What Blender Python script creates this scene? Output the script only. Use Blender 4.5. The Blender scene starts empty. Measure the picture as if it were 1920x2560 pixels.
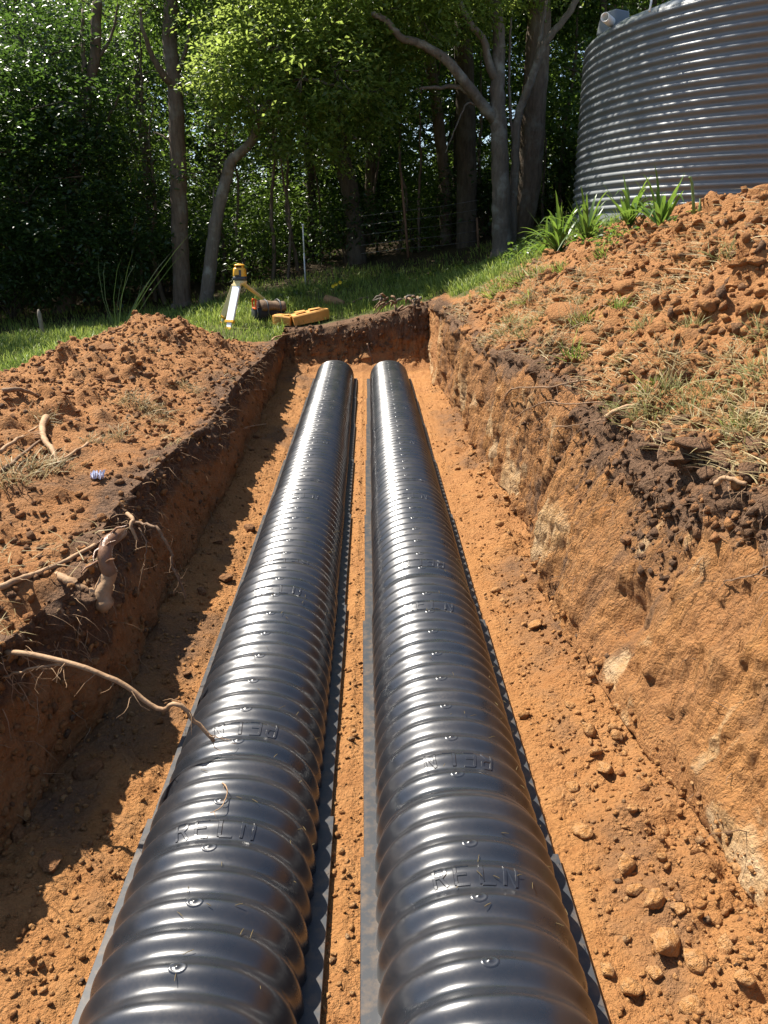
import bpy, bmesh, math, random
import numpy as np
from mathutils import Vector, Matrix

scene = bpy.context.scene
COL = scene.collection
R = math.radians

# ---------------------------------------------------------------- camera, sky, sun, exposure
CAM_H, PITCH, YAW, FPX = 1.70, 19.21, 1.18, 1923.0
cam_d = bpy.data.cameras.new('camera')
cam = bpy.data.objects.new('camera', cam_d)
COL.objects.link(cam)
cam.location = (0, 0, CAM_H)
cam.rotation_euler = (R(90 - PITCH), 0, R(-YAW))
cam_d.sensor_width = 36.0
cam_d.lens = 36.0 * FPX / 2560.0
cam_d.clip_start = 0.05
cam_d.clip_end = 500
scene.camera = cam
CAM_M = cam.rotation_euler.to_matrix()

SUN = Vector((-0.44, 0.33, 0.83)).normalized()
sun_el = math.asin(SUN.z)
sun_az = math.atan2(SUN.x, SUN.y)            # clockwise from +Y
world = bpy.data.worlds.new('World')
scene.world = world
world.use_nodes = True
wn = world.node_tree
wn.nodes.clear()
w_out = wn.nodes.new('ShaderNodeOutputWorld')
w_bg = wn.nodes.new('ShaderNodeBackground')
w_sky = wn.nodes.new('ShaderNodeTexSky')
w_sky.sky_type = 'NISHITA'
w_sky.sun_disc = False
w_sky.sun_elevation = sun_el
w_sky.sun_rotation = sun_az
w_sky.altitude = 300
w_sky.dust_density = 1.2
w_bg.inputs['Strength'].default_value = 0.078
wn.links.new(w_sky.outputs[0], w_bg.inputs['Color'])
wn.links.new(w_bg.outputs[0], w_out.inputs['Surface'])
sun_d = bpy.data.lights.new('sun', 'SUN')
sun_d.energy = 5.0
sun_d.angle = R(0.53)
sun_d.color = (1.0, 0.94, 0.84)
sun = bpy.data.objects.new('sun', sun_d)
COL.objects.link(sun)
sun.rotation_euler = (-SUN).to_track_quat('-Z', 'Y').to_euler()
sun.location = (-10, 6, 20)
scene.view_settings.view_transform = 'Standard'
scene.view_settings.look = 'None'
scene.view_settings.exposure = 1.27
scene.view_settings.gamma = 1.0
scene.view_settings.use_curve_mapping = False
scene.render.engine = 'CYCLES'
scene.cycles.max_bounces = 7
scene.cycles.transparent_max_bounces = 4
scene.cycles.caustics_reflective = False
scene.cycles.caustics_refractive = False

# ---------------------------------------------------------------- helpers
def tag(o, label=None, cat=None, group=None, kind=None):
    if label: o['label'] = label
    if cat: o['category'] = cat
    if group: o['group'] = group
    if kind: o['kind'] = kind
    return o

def empty(name, loc=(0, 0, 0)):
    o = bpy.data.objects.new(name, None)
    o.empty_display_size = 0.1
    COL.objects.link(o)
    o.location = loc
    return o

def link(name, me, mat=None, parent=None, smooth=True):
    o = bpy.data.objects.new(name, me)
    COL.objects.link(o)
    if mat is not None and len(me.materials) == 0:
        me.materials.append(mat)
    if smooth:
        me.polygons.foreach_set('use_smooth', np.ones(len(me.polygons), dtype=bool))
    if parent is not None:
        o.parent = parent
        o.matrix_parent_inverse = Matrix.Translation(-Vector(parent.location)) if parent.rotation_euler[:] == (0.0, 0.0, 0.0) else parent.matrix_basis.inverted()
    return o

def np_mesh(name, V, F):
    """V (n,3); F (m,k) all faces of k corners"""
    V = np.asarray(V, dtype=np.float32); F = np.asarray(F, dtype=np.int32)
    me = bpy.data.meshes.new(name)
    k = F.shape[1]
    me.vertices.add(len(V)); me.vertices.foreach_set('co', V.ravel())
    me.loops.add(F.size); me.loops.foreach_set('vertex_index', F.ravel())
    me.polygons.add(len(F))
    me.polygons.foreach_set('loop_start', np.arange(0, F.size, k, dtype=np.int32))
    me.update(calc_edges=True)
    return me

def pt_color(me, name, arr):
    a = me.attributes.new(name, 'FLOAT_COLOR', 'POINT')
    a.data.foreach_set('color', np.asarray(arr, dtype=np.float32).ravel())

def pt_float(me, name, arr):
    a = me.attributes.new(name, 'FLOAT', 'POINT')
    a.data.foreach_set('value', np.asarray(arr, dtype=np.float32).ravel())

def ray(xd, yd):
    """direction through a point of the photograph (1659 x 2212 scale)"""
    s = 1920.0 / 1659.0
    v = Vector(((xd * s - 960) / FPX, -(yd * s - 1280) / FPX, -1.0))
    return (CAM_M @ v)

def P(xd, yd, D):
    """the place at distance D (along +Y) that stands on that sight line"""
    d = ray(xd, yd)
    return Vector((0, 0, CAM_H)) + d * (D / d.y)

def smooth01(x):
    x = np.clip(x, 0, 1)
    return x * x * (3 - 2 * x)

# ---- value noise (numpy)
def _h(i, j, k, s):
    n = (i * 374761393 + j * 668265263 + k * 1274126177 + s * 974634541) & 0xFFFFFFFF
    n = ((n ^ (n >> 13)) * 1103515245) & 0xFFFFFFFF
    n = ((n ^ (n >> 15)) * 2246822519) & 0xFFFFFFFF
    return ((n ^ (n >> 16)) & 0xFFFFFF) / float(0xFFFFFF)

def vnoise(p, seed=0):
    pf = np.floor(p); f = p - pf
    i = pf.astype(np.int64)
    f = f * f * f * (f * (f * 6 - 15) + 10)
    X, Y, Z = i[..., 0], i[..., 1], i[..., 2]
    fx, fy, fz = f[..., 0], f[..., 1], f[..., 2]
    def L(a, b, t): return a + (b - a) * t
    c00 = L(_h(X, Y, Z, seed), _h(X + 1, Y, Z, seed), fx)
    c10 = L(_h(X, Y + 1, Z, seed), _h(X + 1, Y + 1, Z, seed), fx)
    c01 = L(_h(X, Y, Z + 1, seed), _h(X + 1, Y, Z + 1, seed), fx)
    c11 = L(_h(X, Y + 1, Z + 1, seed), _h(X + 1, Y + 1, Z + 1, seed), fx)
    return L(L(c00, c10, fy), L(c01, c11, fy), fz) * 2 - 1

def fbm(p, octs=4, seed=0, gain=0.5, ridged=False):
    out = 0; a = 1.0; t = 0
    for o in range(octs):
        n = vnoise(p * (2.03 ** o) + 17.3 * o, seed + o)
        if ridged: n = 1 - 2 * np.abs(n)
        out = out + a * n; t += a; a *= gain
    return out / t

def worley(p, seed=0):
    """distance to nearest feature point and that cell's random value"""
    pf = np.floor(p).astype(np.int64)
    best = np.full(p.shape[:-1], 9.0); val = np.zeros(p.shape[:-1])
    for dx in (-1, 0, 1):
        for dy in (-1, 0, 1):
            for dz in (-1, 0, 1):
                i = pf[..., 0] + dx; j = pf[..., 1] + dy; k = pf[..., 2] + dz
                d = (i + _h(i, j, k, seed) - p[..., 0]) ** 2 + (j + _h(i, j, k, seed + 1) - p[..., 1]) ** 2 + (k + _h(i, j, k, seed + 2) - p[..., 2]) ** 2
                m = d < best
                best = np.where(m, d, best); val = np.where(m, _h(i, j, k, seed + 3), val)
    return np.sqrt(best), val

# ---- tubes
def tube_arrays(pts, radii, n=8, cap=True):
    pts = [Vector(p) for p in pts]
    V, F = [], []
    prev = None
    for i, p in enumerate(pts):
        t = (pts[min(i + 1, len(pts) - 1)] - pts[max(i - 1, 0)])
        if t.length < 1e-9: t = Vector((0, 0, 1))
        t.normalize()
        if prev is None:
            a = Vector((1, 0, 0)) if abs(t.x) < 0.8 else Vector((0, 1, 0))
            u = (a - t * a.dot(t)).normalized()
        else:
            u = (prev - t * prev.dot(t))
            u = u.normalized() if u.length > 1e-6 else t.orthogonal().normalized()
        prev = u
        w = t.cross(u)
        for k in range(n):
            an = 2 * math.pi * k / n
            V.append(p + (u * math.cos(an) + w * math.sin(an)) * radii[i])
    for i in range(len(pts) - 1):
        for k in range(n):
            a = i * n + k; b = i * n + (k + 1) % n
            F.append((a, b, b + n, a + n))
    if cap:
        c0 = len(V); V.append(pts[0]); c1 = len(V); V.append(pts[-1])
        m = (len(pts) - 1) * n
        for k in range(n):
            F.append((k, c0, c0, (k + 1) % n)[:1] + (c0, (k + 1) % n) if False else (c0, (k + 1) % n, k))
            F.append((c1, m + k, m + (k + 1) % n))
    return V, F

def mesh_of(name, parts):
    """join (V,F) lists into one mesh"""
    V, F = [], []
    for v, f in parts:
        o = len(V)
        V += [tuple(x) for x in v]
        F += [tuple(i + o for i in q) for q in f]
    me = bpy.data.meshes.new(name)
    me.from_pydata(V, [], F)
    me.update()
    return me

def smooth_path(pts, radii, sub=5, wob=0.0, rng=None):
    """Catmull-Rom refinement with wobble"""
    pts = [Vector(p) for p in pts]
    out, rad = [], []
    n = len(pts)
    for i in range(n - 1):
        p0 = pts[max(i - 1, 0)]; p1 = pts[i]; p2 = pts[i + 1]; p3 = pts[min(i + 2, n - 1)]
        for s in range(sub):
            t = s / sub
            q = 0.5 * ((2 * p1) + (p2 - p0) * t + (2 * p0 - 5 * p1 + 4 * p2 - p3) * t * t + (3 * p1 - p0 - 3 * p2 + p3) * t ** 3)
            if wob and (i or s):
                q = q + Vector((rng.uniform(-wob, wob), rng.uniform(-wob, wob), rng.uniform(-wob, wob)))
            out.append(q); rad.append(radii[i] + (radii[i + 1] - radii[i]) * t)
    out.append(pts[-1]); rad.append(radii[-1])
    return out, rad

def box_arrays(c, s, rot=None, taper=1.0):
    V = []
    for z in (-1, 1):
        k = taper if z > 0 else 1.0
        for x, y in ((-1, -1), (1, -1), (1, 1), (-1, 1)):
            v = Vector((x * s[0] * k / 2, y * s[1] * k / 2, z * s[2] / 2))
            if rot is not None: v = rot @ v
            V.append(v + Vector(c))
    return V, [(3, 2, 1, 0), (4, 5, 6, 7), (0, 1, 5, 4), (1, 2, 6, 5), (2, 3, 7, 6), (3, 0, 4, 7)]

def bevel_mesh(me, w, seg=2):
    bm = bmesh.new(); bm.from_mesh(me)
    bmesh.ops.remove_doubles(bm, verts=bm.verts, dist=1e-5)
    bmesh.ops.bevel(bm, geom=list(bm.edges), offset=w, segments=seg, profile=0.6, affect='EDGES', clamp_overlap=True)
    bm.to_mesh(me); bm.free(); me.update()
    return me

# ---- materials
class NT:
    def __init__(s, name):
        s.m = bpy.data.materials.new(name); s.m.use_nodes = True
        s.t = s.m.node_tree; s.t.nodes.clear()
        s.out = s.t.nodes.new('ShaderNodeOutputMaterial')
    def n(s, typ, **kw):
        nd = s.t.nodes.new(typ)
        for k, v in kw.items():
            if k.startswith('i_'):
                nd.inputs[k[2:].replace('_', ' ')].default_value = v
            else: setattr(nd, k, v)
        return nd
    def l(s, a, b): s.t.links.new(a, b)
    def val(s, x, sock):
        if isinstance(x, (int, float)): sock.default_value = x
        elif isinstance(x, tuple): sock.default_value = x if len(x) == len(sock.default_value) else (*x, 1.0)
        else: s.l(x, sock)
    def mix(s, f, a, b, mode='MIX'):
        nd = s.n('ShaderNodeMix', data_type='RGBA', blend_type=mode)
        s.val(f, nd.inputs[0]); s.val(a, nd.inputs[6]); s.val(b, nd.inputs[7])
        return nd.outputs[2]
    def math(s, op, a, b=0.0, c=None):
        nd = s.n('ShaderNodeMath', operation=op)
        s.val(a, nd.inputs[0]); s.val(b, nd.inputs[1])
        if c is not None: s.val(c, nd.inputs[2])
        return nd.outputs[0]
    def ramp(s, f, lo, hi, a=0.0, b=1.0):
        nd = s.n('ShaderNodeMapRange', clamp=True)
        s.val(f, nd.inputs[0])
        for i, v in enumerate((lo, hi, a, b)): nd.inputs[i + 1].default_value = v
        return nd.outputs[0]
    def noise(s, scale, detail=4.0, rough=0.55, vec=None, dist=0.0):
        nd = s.n('ShaderNodeTexNoise')
        nd.inputs['Scale'].default_value = scale; nd.inputs['Detail'].default_value = detail
        nd.inputs['Roughness'].default_value = rough; nd.inputs['Distortion'].default_value = dist
        if vec is not None: s.l(vec, nd.inputs['Vector'])
        return nd.outputs['Fac']
    def coord(s, kind='Object'):
        return s.n('ShaderNodeTexCoord').outputs[kind]
    def mapping(s, vec, scale=(1, 1, 1)):
        nd = s.n('ShaderNodeMapping'); s.l(vec, nd.inputs[0]); nd.inputs['Scale'].default_value = scale
        return nd.outputs[0]
    def bump(s, h, strength=0.5, dist=0.01, normal=None):
        nd = s.n('ShaderNodeBump'); s.l(h, nd.inputs['Height'])
        nd.inputs['Strength'].default_value = strength; nd.inputs['Distance'].default_value = dist
        if normal is not None: s.l(normal, nd.inputs['Normal'])
        return nd.outputs[0]
    def bsdf(s, color, rough=0.6, spec=0.4, normal=None, metal=0.0, link=True, **kw):
        nd = s.n('ShaderNodeBsdfPrincipled')
        s.val(color, nd.inputs['Base Color']); s.val(rough, nd.inputs['Roughness'])
        s.val(spec, nd.inputs['Specular IOR Level']); s.val(metal, nd.inputs['Metallic'])
        if normal is not None: s.l(normal, nd.inputs['Normal'])
        for k, v in kw.items(): s.val(v, nd.inputs[k.replace('_', ' ')])
        if link: s.l(nd.outputs[0], s.out.inputs[0])
        return nd.outputs[0]
    def attr(s, name, out='Color'):
        return s.n('ShaderNodeAttribute', attribute_name=name).outputs[out]

def simple_mat(name, col, rough=0.5, spec=0.4, metal=0.0, var=0.15, scale=20.0, bump=0.0, bscale=80.0, bdist=0.003):
    t = NT(name); c = t.coord()
    n = t.noise(scale, 4, 0.6, c)
    lo = tuple(x * (1 - var) for x in col); hi = tuple(min(1, x * (1 + var)) for x in col)
    cc = t.mix(t.ramp(n, .3, .7), lo, hi)
    nm = t.bump(t.noise(bscale, 4, 0.6, c), bump, bdist) if bump else None
    t.bsdf(cc, rough, spec, nm, metal)
    return t.m
# ---------------------------------------------------------------- the lie of the land
CTRL = np.array([
 (-3.8,8,.34),(-6,8,.10),(-6,12,.34),(-3.3,14.3,.62),(-1.98,11,.55),(-1.2,10.6,.50),(.85,11,.93),(-.2,11.2,.69),
 (2.4,14,1.50),(1.65,9,1.34),(2.16,8,1.62),(3.2,11.5,1.98),(5.9,11.5,2.0),(3.0,14,1.9),(1.05,6.2,.86),(-1.12,5,.54),(-1.12,2,.55),
 (1.15,3.55,.87),(1.3,2.4,.93),(-1.1,14,1.02),(-.22,15,1.22),(-10,16,.35),(0,20,1.8),(6,20,2.5),(-8,22,.9),
 (10,10,2.4),(10,2,2.2),(-10,0,.05),(2.55,5,1.97),(2.40,6,1.83),(2.35,6.8,1.65),(1.79,3.5,1.36),(2.9,4.4,2.17),
 (3.5,4.4,2.12),(4.4,4.5,1.85),(2.6,2.5,1.75),(1.9,2,1.32),(1.72,5,1.37),(1.62,7,1.17),(1.0,8.5,.90),(1.2,0,.95),(2.2,0,1.5),
 (-1.15,0,.55),(-3,0,.55),(-1.15,8,.52),(-1.6,3,.66),(-1.7,6,.64),(-2.0,7.9,.97),(-2.35,6.4,.86),(-2.35,4.6,.83),(-2.7,3,.76),
 (-3.3,7.4,.42),(-3.4,5.6,.50),(-1.75,9.2,.62),(-4.2,4,.36),(-5,1,.3),(1.3,-3,1),(-1.3,-3,.6),(5,-3,2.0),(-6,-3,.2),(-3,20,1.3),(-14,10,-.1),(14,18,3.0)], dtype=float)

def _U(r2): return 0.5 * r2 * np.log(np.maximum(r2, 1e-12))
def _tps(C, lam=0.02):
    n = len(C)
    d2 = ((C[:, None, :2] - C[None, :, :2]) ** 2).sum(-1)
    K = _U(d2) + lam * np.eye(n)
    Pm = np.c_[np.ones(n), C[:, :2]]
    A = np.zeros((n + 3, n + 3)); A[:n, :n] = K; A[:n, n:] = Pm; A[n:, :n] = Pm.T
    return np.linalg.solve(A, np.r_[C[:, 2], 0, 0, 0])
TPSW = _tps(CTRL)

def ground(x, y):
    x = np.asarray(x, float); y = np.asarray(y, float)
    xc = np.clip(x, -13, 13); yc = np.clip(y, -3, 22)
    out = TPSW[-3] + TPSW[-2] * xc + TPSW[-1] * yc
    for (cx, cy, _), w in zip(CTRL, TPSW[:-3]):
        out = out + w * _U((xc - cx) ** 2 + (yc - cy) ** 2)
    # the land goes on rising gently beyond the wood's edge
    return np.clip(out, -0.4, 3.2) + 0.06 * np.maximum(0, y - 22) + 0.03 * np.maximum(0, np.abs(x) - 13)

def G(x, y): return float(ground(x, y))

def on_ground(xd, yd):
    """where the sight line through a photo point meets the undisturbed ground"""
    d = ray(xd, yd); o = Vector((0, 0, CAM_H)); t = 1.0
    while t < 40:
        p = o + d * t
        if p.z <= G(p.x, p.y): return p
        t += 0.02
    return o + d * 14

def on_floor(xd, yd, z=0.0):
    d = ray(xd, yd)
    return Vector((0, 0, CAM_H)) + d * ((z - CAM_H) / d.z)

BACK = 10.75
DL = [-2, 1.0, 1.5, 1.8, 2.4, 2.75, 3.3, 4.2, 5.35, 7.5, 9.0, 9.9, 11.2, 14]
XLB = [-1.28, -1.25, -1.14, -1.08, -1.02, -.98, -1.03, -1.02, -1.02, -1.08, -1.12, -1.16, -1.2, -1.2]
XLT = [-1.6, -1.55, -1.38, -1.18, -1.10, -1.06, -1.13, -1.12, -1.12, -1.15, -1.16, -1.18, -1.2, -1.2]
DR = [-2, .8, 1.57, 2.0, 2.48, 2.9, 3.35, 4.0, 4.94, 6.2, 7.9, 9.9, 10.7, 11.2, 14]
XRB = [1.12, 1.10, 1.06, 1.00, .95, .88, .87, .94, .99, .97, .94, .86, .84, .86, .9]
XRT = [1.42, 1.42, 1.40, 1.33, 1.26, 1.20, 1.17, 1.13, 1.10, 1.06, 1.00, .90, .88, .88, .9]

rows = list(np.arange(-2.0, 1.0, 0.05))
d = 1.0
while d < 10.45:
    rows.append(d); d += 0.0056 * max(d, 1.25)
rows += list(np.linspace(10.45, 10.75, 12)[:-1])
rows += list(np.linspace(10.75, 11.10, 62))
d = 11.10
while d < 17.0:
    d += 0.035; rows.append(d)
while d < 70:
    d += max(0.15, 0.08 * (d - 15)); rows.append(d)
ROW = np.array(rows)
nv = len(ROW)

def geo(step, n1, n2, far):
    a = list(np.cumsum(np.full(n1, step)))
    g = (far / a[-1]) ** (1.0 / n2)
    for _ in range(n2): a.append(a[-1] * g)
    return np.array(a)
tL = np.r_[np.array([.003, .007]), geo(0.0125, 190, 46, 60.0)][::-1]
tR = np.r_[np.array([.003, .007]), geo(0.0115, 190, 46, 60.0)]
sWL = np.linspace(0, 1, 62)[:-1]
fl = np.r_[np.linspace(0, .20, 58)[:-1], np.linspace(.20, .40, 14)[:-1], np.linspace(.40, .55, 42)[:-1], np.linspace(.55, .74, 14)[:-1], np.linspace(.74, 1, 76)]
sWR = np.linspace(0, 1, 96)[1:]
nL, nWL, nF, nWR, nR_ = len(tL), len(sWL), len(fl), len(sWR), len(tR)
nu = nL + nWL + nF + nWR + nR_
i0, i1, i2, i3 = nL, nL + nWL, nL + nWL + nF, nL + nWL + nF + nWR

Y = ROW[:, None]
line = lambda v, s: fbm(np.stack([v * 1.0, np.zeros_like(v), np.zeros_like(v)], -1), 4, s)
xlb = np.interp(ROW, DL, XLB) + .035 * line(ROW * 1.5, 11)
xlt = np.interp(ROW, DL, XLT) + .06 * line(ROW * 1.7, 12)
xrb = np.interp(ROW, DR, XRB) + .030 * line(ROW * 1.6, 13)
xrt = np.interp(ROW, DR, XRT) + .050 * line(ROW * 1.4, 14)
bk = np.interp(ROW, [10.55, 10.80, 10.93, 10.99, 11.02, 11.04, 11.06], [0, .16, .34, .58, .86, .97, 1.0])
bk = bk[:, None]

def floor_z(x, y):
    z = 0.05 * smooth01((x - .62) / .38) + 0.035 * smooth01((-.72 - x) / .25)
    return z + .03 * smooth01((y - 9.3) / 1.2)

zl_top = ground(xlt, ROW)[:, None]; zr_top = ground(xrt, ROW)[:, None]
zlf = floor_z(xlb, ROW)[:, None]; zrf = floor_z(xrb, ROW)[:, None]
XL = xlt[:, None] - tL[None]; ZL = ground(XL, np.broadcast_to(Y, XL.shape))
s = sWL[None]
sl = smooth01(s) * .5 + s * .5
XWL = xlt[:, None] + (xlb - xlt)[:, None] * sl + .02 * np.sin(s * math.pi)
zb = zlf * (1 - bk) + ground(xlb, ROW)[:, None] * bk
ZWL = zl_top + (zb - zl_top) * s
XF = xlb[:, None] + (xrb - xlb)[:, None] * fl[None]
Yb = np.broadcast_to(Y, XF.shape)
ZF = floor_z(XF, Yb) * (1 - bk) + ground(XF, Yb) * bk
s = sWR[None]
XWR = xrb[:, None] + (xrt - xrb)[:, None] * (s ** 1.25)
zb = zrf * (1 - bk) + ground(xrb, ROW)[:, None] * bk
ZWR = zb + (zr_top - zb) * s
XR = xrt[:, None] + tR[None]; ZR = ground(XR, np.broadcast_to(Y, XR.shape))
X = np.concatenate([XL, XWL, XF, XWR, XR], 1)
Z = np.concatenate([ZL, ZWL, ZF, ZWR, ZR], 1)
PG = np.stack([X, np.broadcast_to(Y, X.shape).copy(), Z], -1)
# teeth scars bring the back wall's foot forward and its lip back
fc = slice(i1, i2)
scar = fbm(np.stack([PG[:, fc, 0] * 5.5, np.zeros_like(PG[:, fc, 0]), PG[:, fc, 2] * .8], -1), 4, 41, .6) + .35 * fbm(PG[:, fc] * np.array([9, 0, 6]), 3, 43)
bm_ = ((bk > .02) & (bk < .97)) * smooth01(np.minimum(bk, 1 - bk) * 5)
PG[:, fc, 1] += scar * .13 * bm_

def normals(Pg):
    du = np.gradient(Pg, axis=1); dv = np.gradient(Pg, axis=0)
    n = np.cross(du, dv)
    return n / np.maximum(np.linalg.norm(n, axis=-1, keepdims=True), 1e-9)
N0 = normals(PG)

colr = np.zeros(nu, int); colr[i0:i1] = 1; colr[i1:i2] = 2; colr[i2:i3] = 3; colr[i3:] = 4
REG = np.broadcast_to(colr[None], (nv, nu))
xx, yy, zz = PG[..., 0], PG[..., 1], PG[..., 2]
far = (yy > 17) | (np.abs(xx) > 9) | (yy < .6)

# where grass, soil, leaf litter lie
big = fbm(PG * .9, 4, 5)
mid = fbm(PG * 3.2, 4, 6)
fine = fbm(PG * 11, 4, 7)
edgeL = np.where(yy < 7.2, -3.05 + .25 * np.sin(yy), -3.05 + (yy - 7.2) * .62) + .25 * mid
gl = smooth01((edgeL - xx) / .22)                                  # lawn left of the spoil
gl = np.maximum(gl, smooth01((yy - 9.75 - .35 * mid) / .4) * smooth01((-1.33 - xx + .12 * mid) / .15))
gback = smooth01((yy - 11.22 - .08 * mid) / .16)
yr = 8.7 + .7 * mid + np.clip((xx - 1.9), -.8, 1.4) * .5
gr = smooth01((yy - yr) / .9)
gr = np.where(yy < 10.2, gr * smooth01((fine + .45 + .5 * mid) * 1.6) * .8, gr)
gr = gr * smooth01((xx - xrt[:, None] - .10) / .25 + .2 * mid)
grass = np.where(REG == 0, gl, np.where(REG == 4, np.maximum(gr, gback), gback))
grass = np.where((REG == 0), np.maximum(gl, gback * smooth01((yy - 11.0) / .2)), grass)
hill = smooth01((xx - 1.5) / 1.0) * smooth01((yy - 2) / 1) * (1 - smooth01((yy - 7.4) / .8))
litter = smooth01((yy - 13.6 - .05 * xx - .5 * big) / .9)
litter = np.maximum(litter, smooth01((-4.4 - xx - (13 - yy) * .55 + .5 * big) / .8) * smooth01((yy - 9) / 1.5))
litter = litter * (1 - smooth01((xx - 1.9) / 1.0) * (1 - smooth01((yy - 15) / 1)))

# displacement along the normal
w1, v1 = worley(PG * np.array([5.5, 5.5, 5.5]) + .35 * mid[..., None], 21)
w2, v2 = worley(PG * 15.0 + .3 * fine[..., None], 31)
w3, v3 = worley(PG * 34.0 + .25 * fine[..., None], 61)
lump1 = np.clip(.66 - w1, 0, 1) ** .8 * v1 ** 1.5
lump3 = np.clip(.62 - w3, 0, 1) * v3
lump2 = np.clip(.60 - w2, 0, 1) * v2
micro = fbm(PG * 38, 3, 9)
rough = fbm(PG * 24, 3, 19, ridged=True)
stria = fbm(np.stack([xx * 2, yy * 17, zz * 1.1], -1), 4, 51)
stria2 = fbm(np.stack([xx * 3, yy * 42, zz * 2.2], -1), 3, 52)
facet = fbm(np.stack([xx * 1.5, yy * 1.7, zz * 1.3], -1), 3, 55, ridged=True)
soil = 1 - grass
top_h = np.where(REG == 1, zl_top - zz, np.where(REG == 3, zr_top - zz, 9))

disp = np.zeros_like(xx)
bank = (REG == 0)
heapL = smooth01((-1.35 - xx) / .5) * smooth01((yy - 3) / 2)
disp = np.where(bank, soil * (.045 * mid + .026 * fine + .018 * micro + (.05 + .14 * heapL) * lump1 + (.03 + .035 * heapL) * lump2 + .018 * lump3 + .03 * big), disp)
disp = np.where(REG == 4, soil * (.05 * mid + .030 * fine + .018 * micro + .29 * lump1 + .10 * lump2 + .04 * lump3 + .04 * big) * (.6 + .4 * hill), disp)
disp = np.where((REG == 0) | (REG == 4), disp + grass * (.03 * mid + .01 * fine), disp)
archx = np.maximum(smooth01((.33 - np.abs(xx + .405)) / .03), smooth01((.33 - np.abs(xx - .257)) / .03))
fdisp = (.012 * mid + .010 * fine + .013 * micro + .05 * lump1 * smooth01((np.abs(xx) - .62) / .2) + .022 * lump2 + .012 * lump3 + .004 * rough) * (1 - archx) - .006 * archx
rub = smooth01((xx - .66) / .2)
fdisp = fdisp + rub * (.014 * mid + .016 * fine + .09 * lump1 + .04 * lump2)
bdisp = .05 * mid + .03 * fine + .014 * micro + .07 * lump1 + .04 * lump2
disp = np.where(REG == 2, np.where(yy > 11.1, .02 * mid, fdisp * (1 - bm_) + bdisp * bm_), disp)
hang = np.exp(-(top_h / .13) ** 2)
disp = np.where(REG == 1, .065 * mid + .018 * fine + .010 * micro + .035 * lump1 + hang * (.05 * fine + .03 * micro + .02), disp)
# right wall: bucket-tooth scars low down, crumbly topsoil above, a smooth scraped shelf at the foot near the viewer
hgt = zz - zrf
tops = smooth01((.17 + .10 * big + .05 * mid - top_h) / .12)
blk = fbm(np.stack([xx * 2, yy * 2.6, zz * 2.0], -1), 3, 57)
gouge = np.where(stria > 0, np.abs(stria) ** .7, stria * 1.3)
midz = smooth01((yy - 3.0) / .6) * (1 - smooth01((yy - 8.5) / 1.5))
sc = gouge * (.012 + .042 * midz) + stria2 * (.014 + .016 * midz) + .030 * facet + .052 * np.round(blk * 4) / 4 + .012 * rough + .016 * fine
sc = sc - .10 * np.exp(-((yy - 2.72) / .13) ** 2 - ((hgt - .26) / .10) ** 2) + .05 * np.exp(-((yy - 3.05) / .16) ** 2 - ((hgt - .22) / .2) ** 2)
rw = (1 - tops) * (sc + .012 * fine + .010 * micro) + tops * (.06 * mid + .045 * fine + .02 * micro + .16 * lump1 + .10 * lump2 + .03 * lump3 + .012 * rough)
shelf = smooth01((.15 + .05 * mid + .05 * big - hgt) / .05) * smooth01((3.0 - yy) / .5)
rw = rw * (1 - .85 * shelf) + shelf * (.04 + .03 * mid + .010 * fine)
near_smooth = smooth01((3.4 - yy) / 1.0)
rw = rw + near_smooth * (1 - tops) * .03 * mid
disp = np.where(REG == 3, rw, disp)
# keep the seams between regions continuous by blurring across columns
disp[:, 1:-1] = .25 * disp[:, :-2] + .5 * disp[:, 1:-1] + .25 * disp[:, 2:]
ramp_w = np.ones(nu)
disp = disp * np.where(far, .35, 1.0)
# after the trench's end the side "walls" have no height: no wall displacement there
flat = (yy > 11.08) & ((REG == 1) | (REG == 3))
disp = np.where(flat, .02 * mid, disp)
NH = N0.copy()
PG = PG + NH * disp[..., None]
# lower the torn hollow behind the big root
hol = np.exp(-(((PG[..., 0] + 1.10) / .13) ** 2 + ((PG[..., 1] - 2.35) / .17) ** 2)) * ((REG <= 1) & (top_h > -1))
PG[..., 2] -= .16 * hol * (REG == 0)
NG = normals(PG)

# masks: R topsoil and other dark tone, G pale, B grass, A litter
topsoil = np.zeros_like(xx)
topsoil = np.where(REG == 0, .42 + .5 * mid + .25 * big - .24 * heapL + .5 * np.exp(-((xx - xlt[:, None]) / .10) ** 2), topsoil)
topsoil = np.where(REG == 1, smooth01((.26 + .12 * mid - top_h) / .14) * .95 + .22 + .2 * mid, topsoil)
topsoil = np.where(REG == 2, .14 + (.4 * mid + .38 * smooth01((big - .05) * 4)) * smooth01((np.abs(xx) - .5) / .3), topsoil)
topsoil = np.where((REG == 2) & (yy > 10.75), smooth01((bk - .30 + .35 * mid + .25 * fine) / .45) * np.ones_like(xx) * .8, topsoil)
band = smooth01((.13 + .26 * big + .12 * mid + .04 * fine - top_h) / .16)
topsoil = np.where(REG == 3, band * .62 + .12 + .25 * mid + .55 * smooth01((-stria - .02) * 4) * (.35 + .65 * midz) + .30 * smooth01((.05 - blk) * 3) * smooth01((.2 + big) * 2), topsoil)  # dark tone also follows the scar grooves and sunken blocks
rlip = np.exp(-((xx - xrt[:, None]) / .15) ** 2)
topsoil = np.where(REG == 4, .20 + .45 * mid + .55 * rlip, topsoil)
pale = np.where(REG == 3, smooth01((fbm(PG * 2.4, 4, 77) - .05) * 4) * smooth01((.55 - hgt) / .25) * .9, 0.0)
pale = np.where(REG == 3, np.maximum(pale, .8 * smooth01((stria - .12) * 4) * smooth01((.12 + mid) * 3) * (1 - band)), pale)
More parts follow.
